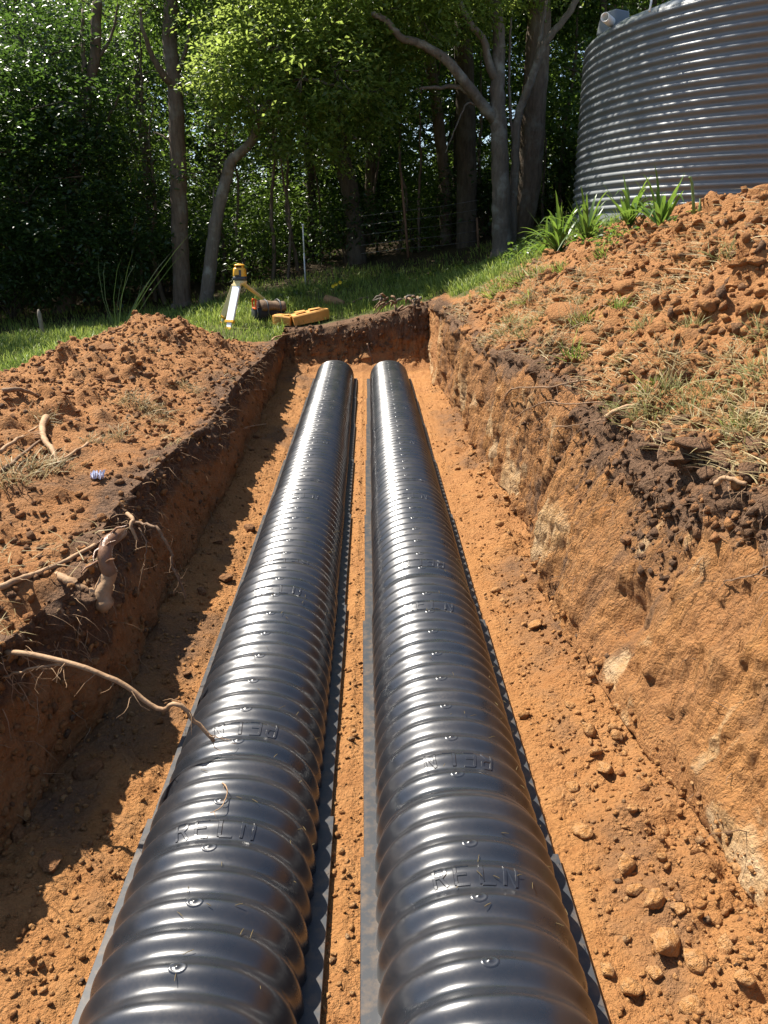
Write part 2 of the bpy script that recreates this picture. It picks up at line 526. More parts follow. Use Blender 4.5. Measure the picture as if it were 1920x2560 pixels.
pale = np.where(REG == 2, .34 * smooth01((mid + .1) * 1.5), pale)
pale = np.where((REG == 3), np.maximum(pale, .30 * shelf * smooth01((mid + .3) * 2)), pale)
tone_fix = 0
MASK = np.stack([np.clip(topsoil, 0, 1), np.clip(pale, 0, 1), np.clip(grass, 0, 1), np.clip(litter, 0, 1)], -1)
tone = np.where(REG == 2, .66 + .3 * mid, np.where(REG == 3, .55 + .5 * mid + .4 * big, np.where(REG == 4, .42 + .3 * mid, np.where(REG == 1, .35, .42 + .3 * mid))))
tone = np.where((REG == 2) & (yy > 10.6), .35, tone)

# materials for the earth
t = NT('earth')
c = t.n('ShaderNodeNewGeometry').outputs['Position']
n1 = t.noise(1.7, 5, .6, c); n2 = t.noise(9, 6, .65, c); n3 = t.noise(55, 5, .65, c); n4 = t.noise(260, 3, .6, c)
mk = t.n('ShaderNodeSeparateColor'); t.l(t.attr('mask'), mk.inputs[0])
lit = t.attr('mask', 'Alpha'); tn = t.attr('tone', 'Fac')
orange = t.mix(t.ramp(n2, .3, .7), (.37, .165, .050), (.49, .245, .085))
red = t.mix(t.ramp(n2, .3, .7), (.265, .120, .050), (.37, .182, .078))
sub = t.mix(tn, red, orange)
sub = t.mix(t.ramp(n3, .35, .75, 0, .45), sub, (.30, .125, .045))
dark = t.mix(t.ramp(n3, .3, .7), (.098, .056, .033), (.20, .115, .066))
tf = t.ramp(t.math('ADD', mk.outputs[0], t.math('MULTIPLY', t.math('SUBTRACT', n2, .5), .9)), .28, .78)
cc = t.mix(tf, sub, dark)
pf = t.ramp(t.math('ADD', mk.outputs[1], t.math('MULTIPLY', t.math('SUBTRACT', n3, .5), 1.0)), .45, .95, 0, .75)
scr = t.attr('scrape', 'Fac')
s1 = t.noise(1, 5, .7, t.mapping(c, (26, 34, 3.2))); s2 = t.noise(1, 4, .6, t.mapping(c, (70, 95, 8)))
sm = t.math('MULTIPLY', scr, t.ramp(s1, .46, .62))
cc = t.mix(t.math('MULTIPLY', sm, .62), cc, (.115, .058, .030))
cc = t.mix(t.math('MULTIPLY', scr, t.ramp(s2, .56, .72, 0, .55)), cc, (.50, .29, .13))
palec = t.mix(t.ramp(n2, .35, .65), (.52, .33, .15), (.60, .44, .26))
cc = t.mix(pf, cc, palec)
gcol = t.mix(t.ramp(n3, .3, .7), (.045, .06, .016), (.14, .125, .045))
cc = t.mix(t.ramp(t.math('ADD', mk.outputs[2], t.math('MULTIPLY', t.math('SUBTRACT', n3, .5), .7)), .3, .7), cc, gcol)
lcol = t.mix(t.ramp(n3, .3, .7), (.028, .020, .011), (.10, .07, .035))
cc = t.mix(lit, cc, lcol)
cc = t.mix(t.ramp(n4, .62, .8, 0, .35), cc, (.62, .40, .2))
h = t.math('ADD', t.math('MULTIPLY', n3, 1.0), t.math('MULTIPLY', n4, .45))
vor = t.n('ShaderNodeTexVoronoi', feature='SMOOTH_F1'); vor.inputs['Scale'].default_value = 85; t.l(c, vor.inputs['Vector'])
h = t.math('SUBTRACT', h, t.math('MULTIPLY', vor.outputs['Distance'], .5))
h = t.math('ADD', h, t.math('MULTIPLY', scr, t.math('ADD', t.math('MULTIPLY', s1, 2.2), s2)))
nm = t.bump(h, .9, .030)
t.bsdf(cc, t.ramp(n3, .3, .7, .82, .98), .18, nm)
M_EARTH = t.m

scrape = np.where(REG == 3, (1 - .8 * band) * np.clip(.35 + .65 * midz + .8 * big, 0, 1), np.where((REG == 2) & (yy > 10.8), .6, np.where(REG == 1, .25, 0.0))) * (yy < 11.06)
idx = np.arange(nv * nu).reshape(nv, nu)
quad = np.stack([idx[:-1, :-1], idx[:-1, 1:], idx[1:, 1:], idx[1:, :-1]], -1)
rq = REG[:-1, :-1]; yq = yy[:-1, :-1]; xq = xx[:-1, :-1]
FV = PG.reshape(-1, 3); FM = MASK.reshape(-1, 4); FT = tone.reshape(-1); FS = scrape.reshape(-1); FN = NG.reshape(-1, 3)
isback = (rq >= 1) & (rq <= 3) & (yq >= 10.75) & (yq < 11.09)
beyond = (yq >= 11.09)
parts = {
 'trench_floor': (rq == 2) & (yq < 10.75),
 'trench_wall': (rq == 1) & (yq < 10.75),
 'trench_wall_right': (rq == 3) & (yq < 10.75),
 'trench_wall_back': isback,
 'earth_bank': (rq == 0) & (yq < 9.7) & (xq > -3.4),
 'spoil_heap': (rq == 4) & (yq < 8.4) & (xq < 4.2),
}
rest = np.ones_like(rq, bool)
for m in parts.values(): rest &= ~m
parts['forest_floor'] = rest & ((yq > 14.3) | (np.abs(xq) > 9) | (yq < .6))
parts['lawn'] = rest & ~parts['forest_floor']
SET_LABEL = {
 'trench_floor': 'orange crumbly earth floor of the trench under the black arches',
 'trench_wall': 'shaded brown trench wall left of the arches with roots sticking out',
 'trench_wall_right': 'sunlit orange trench wall with digger scars right of the arches',
 'trench_wall_back': 'scarred end wall of the trench beyond the arches',
 'earth_bank': 'trodden brown earth bank with a low spoil heap left of the trench',
 'spoil_heap': 'tall red spoil heap sloping up right of the trench to the tank',
 'forest_floor': 'dark leaf strewn ground under the forest trees',
 'lawn': 'rough green grass slope between the trench and the forest',
}
SETTING = {}
for nm_, m in parts.items():
    q = quad[m].reshape(-1, 4)
    used, inv = np.unique(q, return_inverse=True)
    me = np_mesh(nm_, FV[used], inv.reshape(-1, 4))
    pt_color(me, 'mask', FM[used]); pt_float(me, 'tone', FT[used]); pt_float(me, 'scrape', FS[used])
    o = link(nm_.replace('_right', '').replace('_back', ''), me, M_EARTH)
    tag(o, SET_LABEL[nm_], None, None, 'structure')
    SETTING[nm_] = o

# sampling of the finished surface
qa = FV[quad.reshape(-1, 4)]
QC = qa.mean(1); QA = .5 * np.linalg.norm(np.cross(qa[:, 2] - qa[:, 0], qa[:, 3] - qa[:, 1]), axis=1)
QN = FN[quad.reshape(-1, 4)[:, 0]]; QM = FM[quad.reshape(-1, 4)[:, 0]]; QR = rq.reshape(-1)
def sample(weight, n, seed):
    rs = np.random.RandomState(seed)
    w = weight * QA
    i = rs.choice(len(w), n, p=w / w.sum())
    a, b = rs.rand(n, 1), rs.rand(n, 1)
    q = qa[i]
    p = q[:, 0] * (1 - a) * (1 - b) + q[:, 1] * a * (1 - b) + q[:, 2] * a * b + q[:, 3] * (1 - a) * b
    return p, QN[i], i, rs
def surf_hit(xd, yd):
    """the visible point of the built earth on a sight line of the photo"""
    d = np.array(ray(xd, yd)); d = d / np.linalg.norm(d)
    v = QC - np.array([0, 0, CAM_H]); tt = v @ d
    off = np.linalg.norm(v - tt[:, None] * d, axis=1)
    ok = np.where((tt > .5) & (off < .004 + .0035 * tt))[0]
    if len(ok) == 0: ok = np.array([np.argmin(off + (tt < .5) * 99)])
    k = ok[np.argmin(tt[ok])]
    return Vector(QC[k]), Vector(QN[k])
def surf_near(x, y, regs=(0, 2, 4)):
    m = np.isin(QR, regs)
    j = np.where(m)[0]
    k = j[np.argmin((QC[j, 0] - x) ** 2 + (QC[j, 1] - y) ** 2)]
    return Vector(QC[k]), Vector(QN[k])
# ---------------------------------------------------------------- drainage arches
t = NT('black_plastic')
c = t.coord()
geo_n = t.n('ShaderNodeNewGeometry')
nrm = t.n('ShaderNodeSeparateXYZ'); t.l(geo_n.outputs['Normal'], nrm.inputs[0])
n1 = t.noise(6, 5, .6, c); n2 = t.noise(160, 3, .6, c); n3 = t.noise(700, 2, .5, c)
dust = t.math('MULTIPLY', t.ramp(n1, .38, .78, .0, .30), t.ramp(n2, .35, .7, .3, 1))
settle = t.ramp(t.n('ShaderNodeSeparateXYZ').outputs[0] if False else nrm.outputs[2], -.1, .6, 1.0, .35)
dust = t.math('MULTIPLY', dust, settle)
grit = t.ramp(n3, .72, .78, 0, .35)
cc = t.mix(dust, (.014, .016, .020), (.20, .115, .055))
cc = t.mix(grit, cc, (.30, .2, .12))
rg = t.math('ADD', t.ramp(n1, .3, .7, .25, .32), t.math('MULTIPLY', dust, .9))
t.bsdf(cc, rg, .95, t.bump(n2, .02, .002))
M_HDPE = t.m
t = NT('flange_plastic')
c = t.coord(); n1 = t.noise(30, 5, .65, c)
t.bsdf(t.mix(t.ramp(n1, .45, .75, 0, .55), (.030, .032, .036), (.16, .105, .06)), .5, .4)
M_FLANGE = t.m

PITCH_RIB, NRIB, AW, AH, AMP = 0.0855, 17, 0.234, 0.234, 0.0150
def rib(tt):
    s_ = .5 - .5 * math.cos(2 * math.pi * tt)
    return s_ ** .95
def arch_pt(phi, y, extra=0.0, grow=0.0):
    """a point of the arch skin: phi 0 = right foot, pi = left foot"""
    ph = min(max(phi, 0), math.pi)
    c_, s_ = math.cos(ph), math.sin(ph)
    e = 2 / 2.25
    bx = AW * math.copysign(abs(c_) ** e, c_); bz = AH * abs(s_) ** e
    nx, nz = c_ / AW, s_ / AH
    L = math.hypot(nx, nz); nx /= L; nz /= L
    k = AMP * (rib(y / PITCH_RIB) - .5) + extra + grow
    return Vector((bx + nx * k, y, bz + nz * max(k, -.02) + 0.006))
LEN = PITCH_RIB * (NRIB + 1)
def shell_mesh():
    ny = (NRIB + 1) * 18; nph = 56
    V, F = [], []
    for j in range(ny + 1):
        y = LEN * j / ny
        g = .0065 * (y / LEN)
        lip = .004 if j >= ny - 3 else 0
        for i in range(nph + 1):
            V.append(arch_pt(math.pi * i / nph, y, lip, g))
    w = nph + 1
    for j in range(ny):
        for i in range(nph):
            F.append((j * w + i, j * w + i + 1, (j + 1) * w + i + 1, (j + 1) * w + i))
    # turned-under rim at both ends gives the sheet its thickness
    for j, dy in ((0, .0), (ny, .0)):
        o = len(V)
        for i in range(nph + 1):
            p = Vector(V[j * w + i]); q = Vector((p.x * .965, p.y, (p.z - .006) * .965 + .006)); V.append(q)
        for i in range(nph):
            a, b = j * w + i, j * w + i + 1
            F.append((a, b, o + i + 1, o + i) if j else (b, a, o + i, o + i + 1))
    return mesh_of('arch_shell', [(V, F)])
def flange_mesh(sd):
    V, F = [], []
    ny = 36
    for j in range(ny + 1):
        y = LEN * j / ny
        g = .010 * (y / LEN)
        for (x, z) in ((AW - .035, .0), (.277 + g, .0), (.279 + g, .003), (.277 + g, .007), (AW - .035, .008)):
            V.append((sd * x, y, z + .001 + .002 * (y / LEN)))
    for j in range(ny):
        for k in range(4):
            q = (j * 5 + k, j * 5 + k + 1, j * 5 + 6 + k, j * 5 + 5 + k)
            F.append(q if sd < 0 else q[::-1])
    e = ny * 5
    F.append((0, 1, 2, 3, 4) if sd > 0 else (4, 3, 2, 1, 0)); F.append((e + 4, e + 3, e + 2, e + 1, e) if sd > 0 else (e, e + 1, e + 2, e + 3, e + 4))
    return mesh_of('arch_flange', [(V, F)])
GLYPH = {
 'R': [[(0, 0), (0, 1)], [(0, 1), (.55, 1), (.72, .86), (.72, .62), (.55, .5), (0, .5)], [(.38, .5), (.78, 0)]],
 'E': [[(0, 0), (0, 1)], [(0, 1), (.75, 1)], [(0, .5), (.62, .5)], [(0, 0), (.75, 0)]],
 'L': [[(0, 1), (0, 0)], [(0, 0), (.72, 0)]],
 'N': [[(0, 0), (0, 1)], [(0, 1), (.75, 0)], [(.75, 0), (.75, 1)]],
}
def letters_mesh(y0, flip):
    """raised lettering that follows the skin, read from the near end (flip: from the far end)"""
    parts_ = []
    H, W, gap = .046, .036, .0475
    def skin(u, v, up):
        if flip: u, v = -u, -v
        return arch_pt(math.pi / 2 - u / .222, y0 + v, up, .0065 * (y0 + v) / LEN)
    total = gap * 3 + W
    for k, ch in enumerate('RELN'):
        for st in GLYPH[ch]:
            pts = []
            for a, b in zip(st[:-1], st[1:]):
                for q in range(6):
                    pts.append((a[0] + (b[0] - a[0]) * q / 6, a[1] + (b[1] - a[1]) * q / 6))
            pts.append(st[-1])
            V, F = [], []
            for i, (a, b) in enumerate(pts):
                pa = pts[max(i - 1, 0)]; pb = pts[min(i + 1, len(pts) - 1)]
                tx, ty = (pb[0] - pa[0]) * W, (pb[1] - pa[1]) * H
                L = math.hypot(tx, ty) or 1
                nx, ny_ = -ty / L, tx / L
                u, v = -total / 2 + k * gap + a * W, (b - .5) * H
                for off, up in ((-.0048, -.001), (-.0030, .0024), (.0030, .0024), (.0048, -.001)):
                    V.append(skin(u + nx * off, v + ny_ * off, up))
            for i in range(len(pts) - 1):
                for q in range(3):
                    F.append((i * 4 + q, i * 4 + q + 1, i * 4 + 5 + q, i * 4 + 4 + q))
            m = (len(pts) - 1) * 4
            F.append((0, 1, 2, 3)); F.append((m + 3, m + 2, m + 1, m))
            parts_.append((V, F))
    me = mesh_of('lettering', parts_)
    bm = bmesh.new(); bm.from_mesh(me); bmesh.ops.recalc_face_normals(bm, faces=bm.faces); bm.to_mesh(me); bm.free()
    return me
def dimple_mesh(y0, phi0):
    """a ring pressed into the skin round a small drill mark"""
    V, F = [], []
    n = 16
    prof = ((.0150, -.0005), (.0130, .0007), (.0112, .0007), (.0095, .0002), (.0036, .0002), (.0022, .0016), (.0, .0018))
    for r, up in prof:
        for k in range(n):
            a = 2 * math.pi * k / n
            V.append(arch_pt(phi0 + r * math.cos(a) / .235, y0 + r * math.sin(a), up + .0005, .0065 * y0 / LEN))
    for i in range(len(prof) - 1):
        for k in range(n):
            F.append((i * n + k, i * n + (k + 1) % n, (i + 1) * n + (k + 1) % n, (i + 1) * n + k))
    me = mesh_of('dimple', [(V, F)])
    bm = bmesh.new(); bm.from_mesh(me); bmesh.ops.recalc_face_normals(bm, faces=bm.faces); bm.to_mesh(me); bm.free()
    return me

me_shell = shell_mesh(); me_shell.materials.append(M_HDPE)
me_fl = [flange_mesh(-1), flange_mesh(1)]
for m in me_fl: m.materials.append(M_FLANGE)
yl_far, yl_near = PITCH_RIB * (NRIB - 2.66), PITCH_RIB * 2.34
me_txt = [letters_mesh(yl_far, False), letters_mesh(yl_near, True)]
dim_y = [PITCH_RIB * (k + .5) for k in (1, 3, 5, 7, 9, 11, 13, 15)]
me_dim = [dimple_mesh(y, math.pi / 2 + .02) for y in dim_y]
for m in me_txt + me_dim: m.materials.append(M_HDPE)

def make_arch(name, p0, p1, label, group):
    root = empty(name, p0)
    root.rotation_euler = (0, 0, 0)
    dvec = Vector(p1) - Vector(p0)
    root.rotation_euler = (math.asin(max(-1, min(1, dvec.z / dvec.length))), 0, -math.atan2(dvec.x, dvec.y))
    tag(root, label, 'drainage arch', group)
    def kid(nm, me):
        o = bpy.data.objects.new(nm, me); COL.objects.link(o); o.parent = root
        for p_ in (me.polygons,):
            pass
        return o
    kid('shell', me_shell); kid('flange', me_fl[0]); kid('flange', me_fl[1])
    kid('embossed_lettering', me_txt[0]); kid('embossed_lettering', me_txt[1])
    for m in me_dim: kid('dimple', m)
    return root
for m in [me_shell] + me_txt + me_dim:
    m.polygons.foreach_set('use_smooth', np.ones(len(m.polygons), bool))
for m in me_txt:
    m.polygons.foreach_set('use_smooth', np.zeros(len(m.polygons), bool))

JR = [.28, 1.78, 3.26, 4.76, 6.12, 7.42, 8.72, 10.05]
JL = [.46, 1.95, 3.43, 4.78, 6.14, 7.46, 8.80, 10.10]
CR = [(.2575, .012), (.257, .010), (.256, .012), (.259, .014), (.262, .010), (.266, .020), (.268, .028), (.270, .030)]
CL = [(-.404, .012), (-.4035, .010), (-.402, .012), (-.406, .010), (-.411, .012), (-.418, .014), (-.425, .024), (-.430, .028)]
ORD = ['nearest', 'second', 'third', 'fourth', 'fifth', 'sixth', 'farthest']
for nmr, J, C_, sidew in (('right', JR, CR, 'the row beside the sunlit right trench wall'), ('left', JL, CL, 'the row beside the shaded left trench wall')):
    for k in range(7):
        a = Vector((C_[k][0], J[k], C_[k][1])); b = Vector((C_[k + 1][0], J[k + 1], C_[k + 1][1]))
        dv = (b - a).normalized()
        far_end = b + dv * .0
        # each piece keeps its full length: the near end slides under the piece before it
        start = b - dv * LEN
        if k: start = start - Vector((0, 0, .004))
        seq = ORD[k] if k in (0, 6) else ORD[k] + ' nearest'
        make_arch('drainage_arch', start, b, f'{seq} black ribbed plastic arch of {sidew}', f'ribbed arches in {sidew}')

# ---------------------------------------------------------------- water tank
TC, TRAD, TZ, TH = Vector((5.97, 11.55, 0)), 3.0, 1.97, 2.30
t = NT('tank_plastic')
c = t.coord(); n1 = t.noise(2.5, 5, .6, c); n2 = t.noise(40, 4, .6, c)
t.bsdf(t.mix(t.ramp(n1, .3, .7), (.135, .147, .152), (.17, .182, .187)), t.ramp(n2, .3, .7, .34, .44), .45, t.bump(n2, .05, .004))
M_TANK = t.m
def lathe(prof, n, c):
    V, F = [], []
    for r, z in prof:
        for k in range(n):
            a = 2 * math.pi * k / n
            V.append((c.x + r * math.cos(a), c.y + r * math.sin(a), z))
    for i in range(len(prof) - 1):
        for k in range(n):
            F.append((i * n + k, i * n + (k + 1) % n, (i + 1) * n + (k + 1) % n, (i + 1) * n + k))
    return V, F
tank = tag(empty('water_tank', (TC.x, TC.y, TZ)), 'big round dark grey corrugated water tank at the top of the slope', 'water tank')
prof = []
NR = 22; p_r = (TH - .15) / NR
prof.append((TRAD - .02, TZ - .25)); prof.append((TRAD - .02, TZ + .10))
for k in range(NR * 10 + 1):
    u = k / 10.0
    w = .5 - .5 * math.cos(2 * math.pi * u)
    w = smooth01(np.array(w)) * .6 + w * .4
    prof.append((TRAD - .030 + .030 * float(w), TZ + .12 + u * p_r))
prof += [(TRAD - .06, TZ + TH - .01), (TRAD - .11, TZ + TH + .03)]
link('tank_wall', mesh_of('tank_wall', [lathe(prof, 220, TC)]), M_TANK, tank)
prof = [(TRAD - .11, TZ + TH + .03), (TRAD - .30, TZ + TH + .035), (TRAD - .34, TZ + TH + .10), (TRAD - .42, TZ + TH + .15), (1.4, TZ + TH + .42), (.45, TZ + TH + .56), (.0, TZ + TH + .58)]
link('tank_roof', mesh_of('tank_roof', [lathe(prof, 120, TC)]), M_TANK, tank)
# overflow box with a white pipe end, on the shoulder
a = math.atan2(10.1 - TC.y, 3.55 - TC.x)
bx = P(1318, 40, 11.2)
M_WHITE = simple_mat('white_pvc', (.74, .72, .66), .4, .4, var=.06)
rot = Matrix.Rotation(R(28), 3, 'Z')
me = bevel_mesh(mesh_of('overflow_box', [box_arrays(bx + Vector((.10, .15, -.02)), (.30, .34, .26), rot, .8)]), .03)
ob = link('overflow_box', me, M_TANK, tank)
pe = P(1308, 38, 10.95); ax = Vector((-.55, -.75, .05)).normalized()
V, F = [], []
u_ = ax.cross(Vector((0, 0, 1))).normalized(); w_ = u_.cross(ax)
for r_, o_ in ((.055, -.2), (.055, .02), (.043, .02), (.041, -.10), (.0, -.10)):
    for k in range(24):
        an = 2 * math.pi * k / 24
        V.append(pe + ax * o_ + (u_ * math.cos(an) + w_ * math.sin(an)) * r_)
for i in range(4):
    for k in range(24):
        F.append((i * 24 + k, i * 24 + (k + 1) % 24, (i + 1) * 24 + (k + 1) % 24, (i + 1) * 24 + k))
link('pipe_end', mesh_of('pipe_end', [(V, F)]), M_WHITE, tank)
pa = P(1403, 24, 10.0); pb = P(1413, -30, 10.4)
link('strap', mesh_of('strap', [tube_arrays([pa, pa.lerp(pb, .5), pb], [.012, .012, .012], 6)]), M_WHITE, tank)
# ---------------------------------------------------------------- leaves, crowns, trees
def leaf_mat(name, base, trans, rough=.32, tw=.45, vary=.5):
    t = NT(name)
    tone_ = t.attr('tone', 'Fac')
    ri = t.n('ShaderNodeObjectInfo').outputs['Random']
    v = t.math('ADD', t.math('MULTIPLY', tone_, .75), t.math('MULTIPLY', ri, .25))
    lo = tuple(x * (1 - vary) for x in base); hi = tuple(x * (1 + vary) for x in base)
    hi = (hi[0] * 1.1, hi[1], hi[2])
    cc = t.mix(v, lo, hi)
    tlo = tuple(x * .6 for x in trans); tc = t.mix(v, tlo, trans)
    p = t.bsdf(cc, rough, .5, link=False)
    tr = t.n('ShaderNodeBsdfTranslucent'); t.l(tc, tr.inputs[0])
    mx = t.n('ShaderNodeMixShader'); mx.inputs[0].default_value = tw
    t.l(p, mx.inputs[1]); t.l(tr.outputs[0], mx.inputs[2]); t.l(mx.outputs[0], t.out.inputs[0])
    return t.m
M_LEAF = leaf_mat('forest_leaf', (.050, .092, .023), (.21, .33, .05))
M_LEAF_SUN = leaf_mat('sunlit_leaf', (.10, .160, .036), (.46, .58, .12), tw=.55)  # lighter, yellower copy: sunlight put into the leaf colour
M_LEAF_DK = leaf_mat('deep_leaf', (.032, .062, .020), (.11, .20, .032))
M_STRAP = leaf_mat('strap_leaf', (.07, .14, .03), (.22, .36, .05), .33, .4, .3)

def bark(name, a, b, lichen, amount=.5):
    t = NT(name); c = t.coord()
    st = t.noise(6, 6, .65, t.mapping(c, (3, 3, .8)))
    n1 = t.noise(3.5, 5, .6, c); n2 = t.noise(30, 5, .65, c)
    cc = t.mix(t.ramp(st, .3, .7), a, b)
    cc = t.mix(t.ramp(n1, .52, .66, 0, amount), cc, lichen)
    cc = t.mix(t.ramp(n2, .6, .8, 0, .5), cc, tuple(x * .4 for x in a))
    t.bsdf(cc, .92, .2, t.bump(t.math('ADD', st, t.math('MULTIPLY', n2, .5)), .8, .02))
    return t.m
M_BARK_GREY = bark('grey_bark', (.10, .083, .065), (.18, .15, .12), (.30, .30, .26), .6)
M_BARK_BROWN = bark('brown_bark', (.075, .055, .038), (.17, .125, .09), (.22, .21, .17), .45)
M_BARK_DARK = bark('dark_bark', (.040, .031, .022), (.095, .075, .055), (.14, .13, .10), .3)

def leaves_mesh(name, pos, size, seed, droop=.25, width=.48, tilt=.65, out=None):
    """one small folded leaf per point"""
    rs = np.random.RandomState(seed); n = len(pos)
    az = rs.rand(n) * 2 * np.pi
    ax = np.stack([np.cos(az), np.sin(az), -droop + .35 * rs.randn(n)], -1)
    if out is not None: ax = ax + out * .6
    ax /= np.linalg.norm(ax, axis=1, keepdims=True)
    up = np.stack([tilt * rs.randn(n), tilt * rs.randn(n), np.ones(n)], -1)
    sd = np.cross(ax, up); sd /= np.maximum(np.linalg.norm(sd, axis=1, keepdims=True), 1e-6)
    nn = np.cross(sd, ax)
    L = (size * (.65 + .7 * rs.rand(n)))[:, None]; W = L * width * .5
    b = pos; m = pos + ax * L * .48; tp = pos + ax * L - nn * L * .06
    l = m + sd * W + nn * W * .35; r = m - sd * W + nn * W * .35
    V = np.stack([b, r, tp, l], 1).reshape(-1, 3)
    o = np.arange(n)[:, None] * 4
    F = np.concatenate([o + np.array([[0, 1, 2]]), o + np.array([[0, 2, 3]])], 0)
    me = np_mesh(name, V, F)
    tn_ = np.clip(rs.beta(2, 2, n) , 0, 1)
    pt_float(me, 'tone', np.repeat(tn_, 4))
    return me

def clumps(blobs, n_clump, per, seed, spread=.22, shell=.55):
    """points for leaves: small sprays scattered through lumpy volumes, denser towards the outside"""
    rs = np.random.RandomState(seed)
    vol = np.array([b[1][0] * b[1][1] * b[1][2] for b in blobs]) ** .75
    k = rs.choice(len(blobs), n_clump, p=vol / vol.sum())
    C = np.array([tuple(b[0]) for b in blobs])[k]; Rr = np.array([tuple(b[1]) for b in blobs])[k]
    dr = rs.randn(n_clump, 3); dr /= np.linalg.norm(dr, axis=1, keepdims=True)
    rad = rs.rand(n_clump) ** (1 / 3.0); rad = shell + (1 - shell) * rad if shell else rad
    rad *= 1 + .18 * rs.randn(n_clump)
    cc = C + dr * Rr * rad[:, None]
    p = np.repeat(cc, per, 0) + rs.randn(n_clump * per, 3) * spread * np.array([1, 1, .55])
    return p, np.repeat(dr, per, 0), cc

rngT = random.Random(7)
def limb(pts, r0, r1, n=9, sub=6, wob=.012):
    rad = [r0 + (r1 - r0) * i / (len(pts) - 1) for i in range(len(pts))]
    p, r = smooth_path(pts, rad, sub, wob, rngT)
    return tube_arrays(p, r, n)

def tree(name, base, label, group, trunk_parts, trunk_mat, blobs, n_clump, per, leafsize, leaf_m, seed, spread=.22, branch_parts=None, twig=60):
    root = tag(empty(name, base), label, 'tree', group)
    link('trunk', mesh_of('trunk', trunk_parts), trunk_mat, root)
    if branch_parts:
        for bp in branch_parts: link('branch', mesh_of('branch', [bp]), trunk_mat, root)
    p, dr, cc = clumps(blobs, n_clump, per, seed, spread)
    link('crown', leaves_mesh('crown', p, leafsize, seed + 1, out=dr), leaf_m, root, smooth=False)
    # twigs that carry the sprays
    rs = random.Random(seed)
    tw = []
    for i in range(min(twig, len(cc))):
        q = Vector(cc[rs.randrange(len(cc))]); b = min(blobs, key=lambda b: (Vector(b[0]) - q).length)[0]
        b = Vector(b); mid_ = q.lerp(b, .5) + Vector((rs.uniform(-.1, .1), rs.uniform(-.1, .1), rs.uniform(-.15, .1)))
        tw.append(tube_arrays([b, mid_, q], [.016, .010, .004], 4, False))
    if tw: link('twigs', mesh_of('twigs', tw), trunk_mat, root)['kind'] = 'stuff'
    return root

def B(xd, yd, D, r): return (P(xd, yd, D * 1.1), tuple(q * 1.1 for q in (r if isinstance(r, tuple) else (r, r, r * .75))))

# straight tall tree with a pale lichened foot
b = on_ground(395, 676); D0 = 14.6
b = P(395, 674, D0); b.z = G(b.x, b.y) - .12
tr = limb([b, P(391, 560, D0), P(386, 420, D0), P(383, 300, D0), P(376, 170, D0 + .05), P(366, 60, D0 + .1), P(372, -60, D0 + .2), P(360, -260, D0 + .3)], .165, .10, 12)
root_fl = limb([b + Vector((0, 0, -.05)), b + Vector((0, 0, .18))], .26, .17, 12)
br = [limb([P(379, 190, D0), P(345, 150, D0 - .2), P(318, 95, D0 - .4), P(300, 20, D0 - .6)], .075, .02, 7),
      limb([P(376, 170, D0), P(400, 110, D0), P(410, 50, D0)], .045, .015, 6),
      limb([P(384, 330, D0), P(362, 300, D0), P(330, 285, D0 + .1)], .03, .01, 6)]
tree('straight_tree', b, 'tall straight tree with brown trunk and pale lichened foot behind the tripod', None, [tr, root_fl], M_BARK_BROWN,
     [B(372, -10, 13.6, .7), B(330, 10, 13.8, .6), B(420, -30, 13.8, .8), B(395, 375, 13.1, (.5, .4, .10)), B(400, -70, 14.2, .9)], 420, 12, .10, M_LEAF, 101, branch_parts=br)

# leaning grey tree with an elbow, carrying the sunlit crown
D0 = 14.2
b = P(443, 672, D0); b.z = G(b.x, b.y) - .12
tr = limb([b, P(452, 590, D0), P(463, 500, D0), P(476, 440, D0), P(489, 385, D0), P(499, 350, D0 - .05), P(520, 330, D0 - .1), P(542, 305, D0 - .2), P(560, 255, D0 - .3), P(590, 190, D0 - .3), P(620, 110, D0 - .3)], .125, .05, 11)
br = [limb([P(471, 468, D0), P(462, 440, D0), P(461, 405, D0)], .035, .012, 6),
      limb([P(560, 255, D0 - .3), P(520, 210, D0 - .5), P(480, 180, D0 - .7)], .045, .015, 6),
      limb([P(590, 190, D0 - .3), P(660, 170, D0 - .5), P(740, 190, D0 - .6)], .05, .015, 6)]
blobs = [B(490, 160, 12.3, .55), B(470, 225, 12.4, .42), B(545, 190, 12.4, .62), B(580, 235, 12.3, .45), B(600, 100, 12.6, .7), B(650, 170, 12.2, .52), B(660, 270, 12.5, .6),
         B(720, 150, 12.3, .75), B(735, 235, 12.5, .55), B(560, 60, 12.8, .75), B(640, 20, 12.8, .8), B(590, 300, 12.6, .28), B(700, 60, 12.6, .7), B(770, 300, 12.7, .36), B(750, 350, 12.8, .26), B(800, 200, 12.6, .45), B(835, 260, 12.8, .38), B(690, 320, 12.7, .32), B(845, 150, 12.8, .40), B(800, 100, 12.6, .5), B(600, -50, 13.2, .8), B(520, -20, 13.4, .7)]
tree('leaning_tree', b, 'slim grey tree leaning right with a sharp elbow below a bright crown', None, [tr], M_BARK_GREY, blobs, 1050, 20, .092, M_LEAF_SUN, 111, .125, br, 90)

# dark leaning trunk in the middle
D0 = 16.0
b = P(771, 585, D0); b.z = G(b.x, b.y) - .15
tr = limb([b, P(769, 520, D0), P(760, 440, D0), P(745, 370, D0), P(733, 320, D0), P(731, 240, D0), P(722, 180, D0), P(700, 90, D0), P(690, -60, D0)], .20, .12, 11)
tree('dark_leaning_tree', b, 'dark trunked tree bowed left at the top behind the thin white post', None, [tr], M_BARK_DARK,
     [B(700, 20, 15, 1.3), B(760, 120, 15.2, 1.0), B(650, -60, 15.2, 1.5), B(800, -60, 15.5, 1.4), B(745, 215, 14.7, .6), B(800, 230, 15, .6)], 700, 12, .12, M_LEAF, 121)

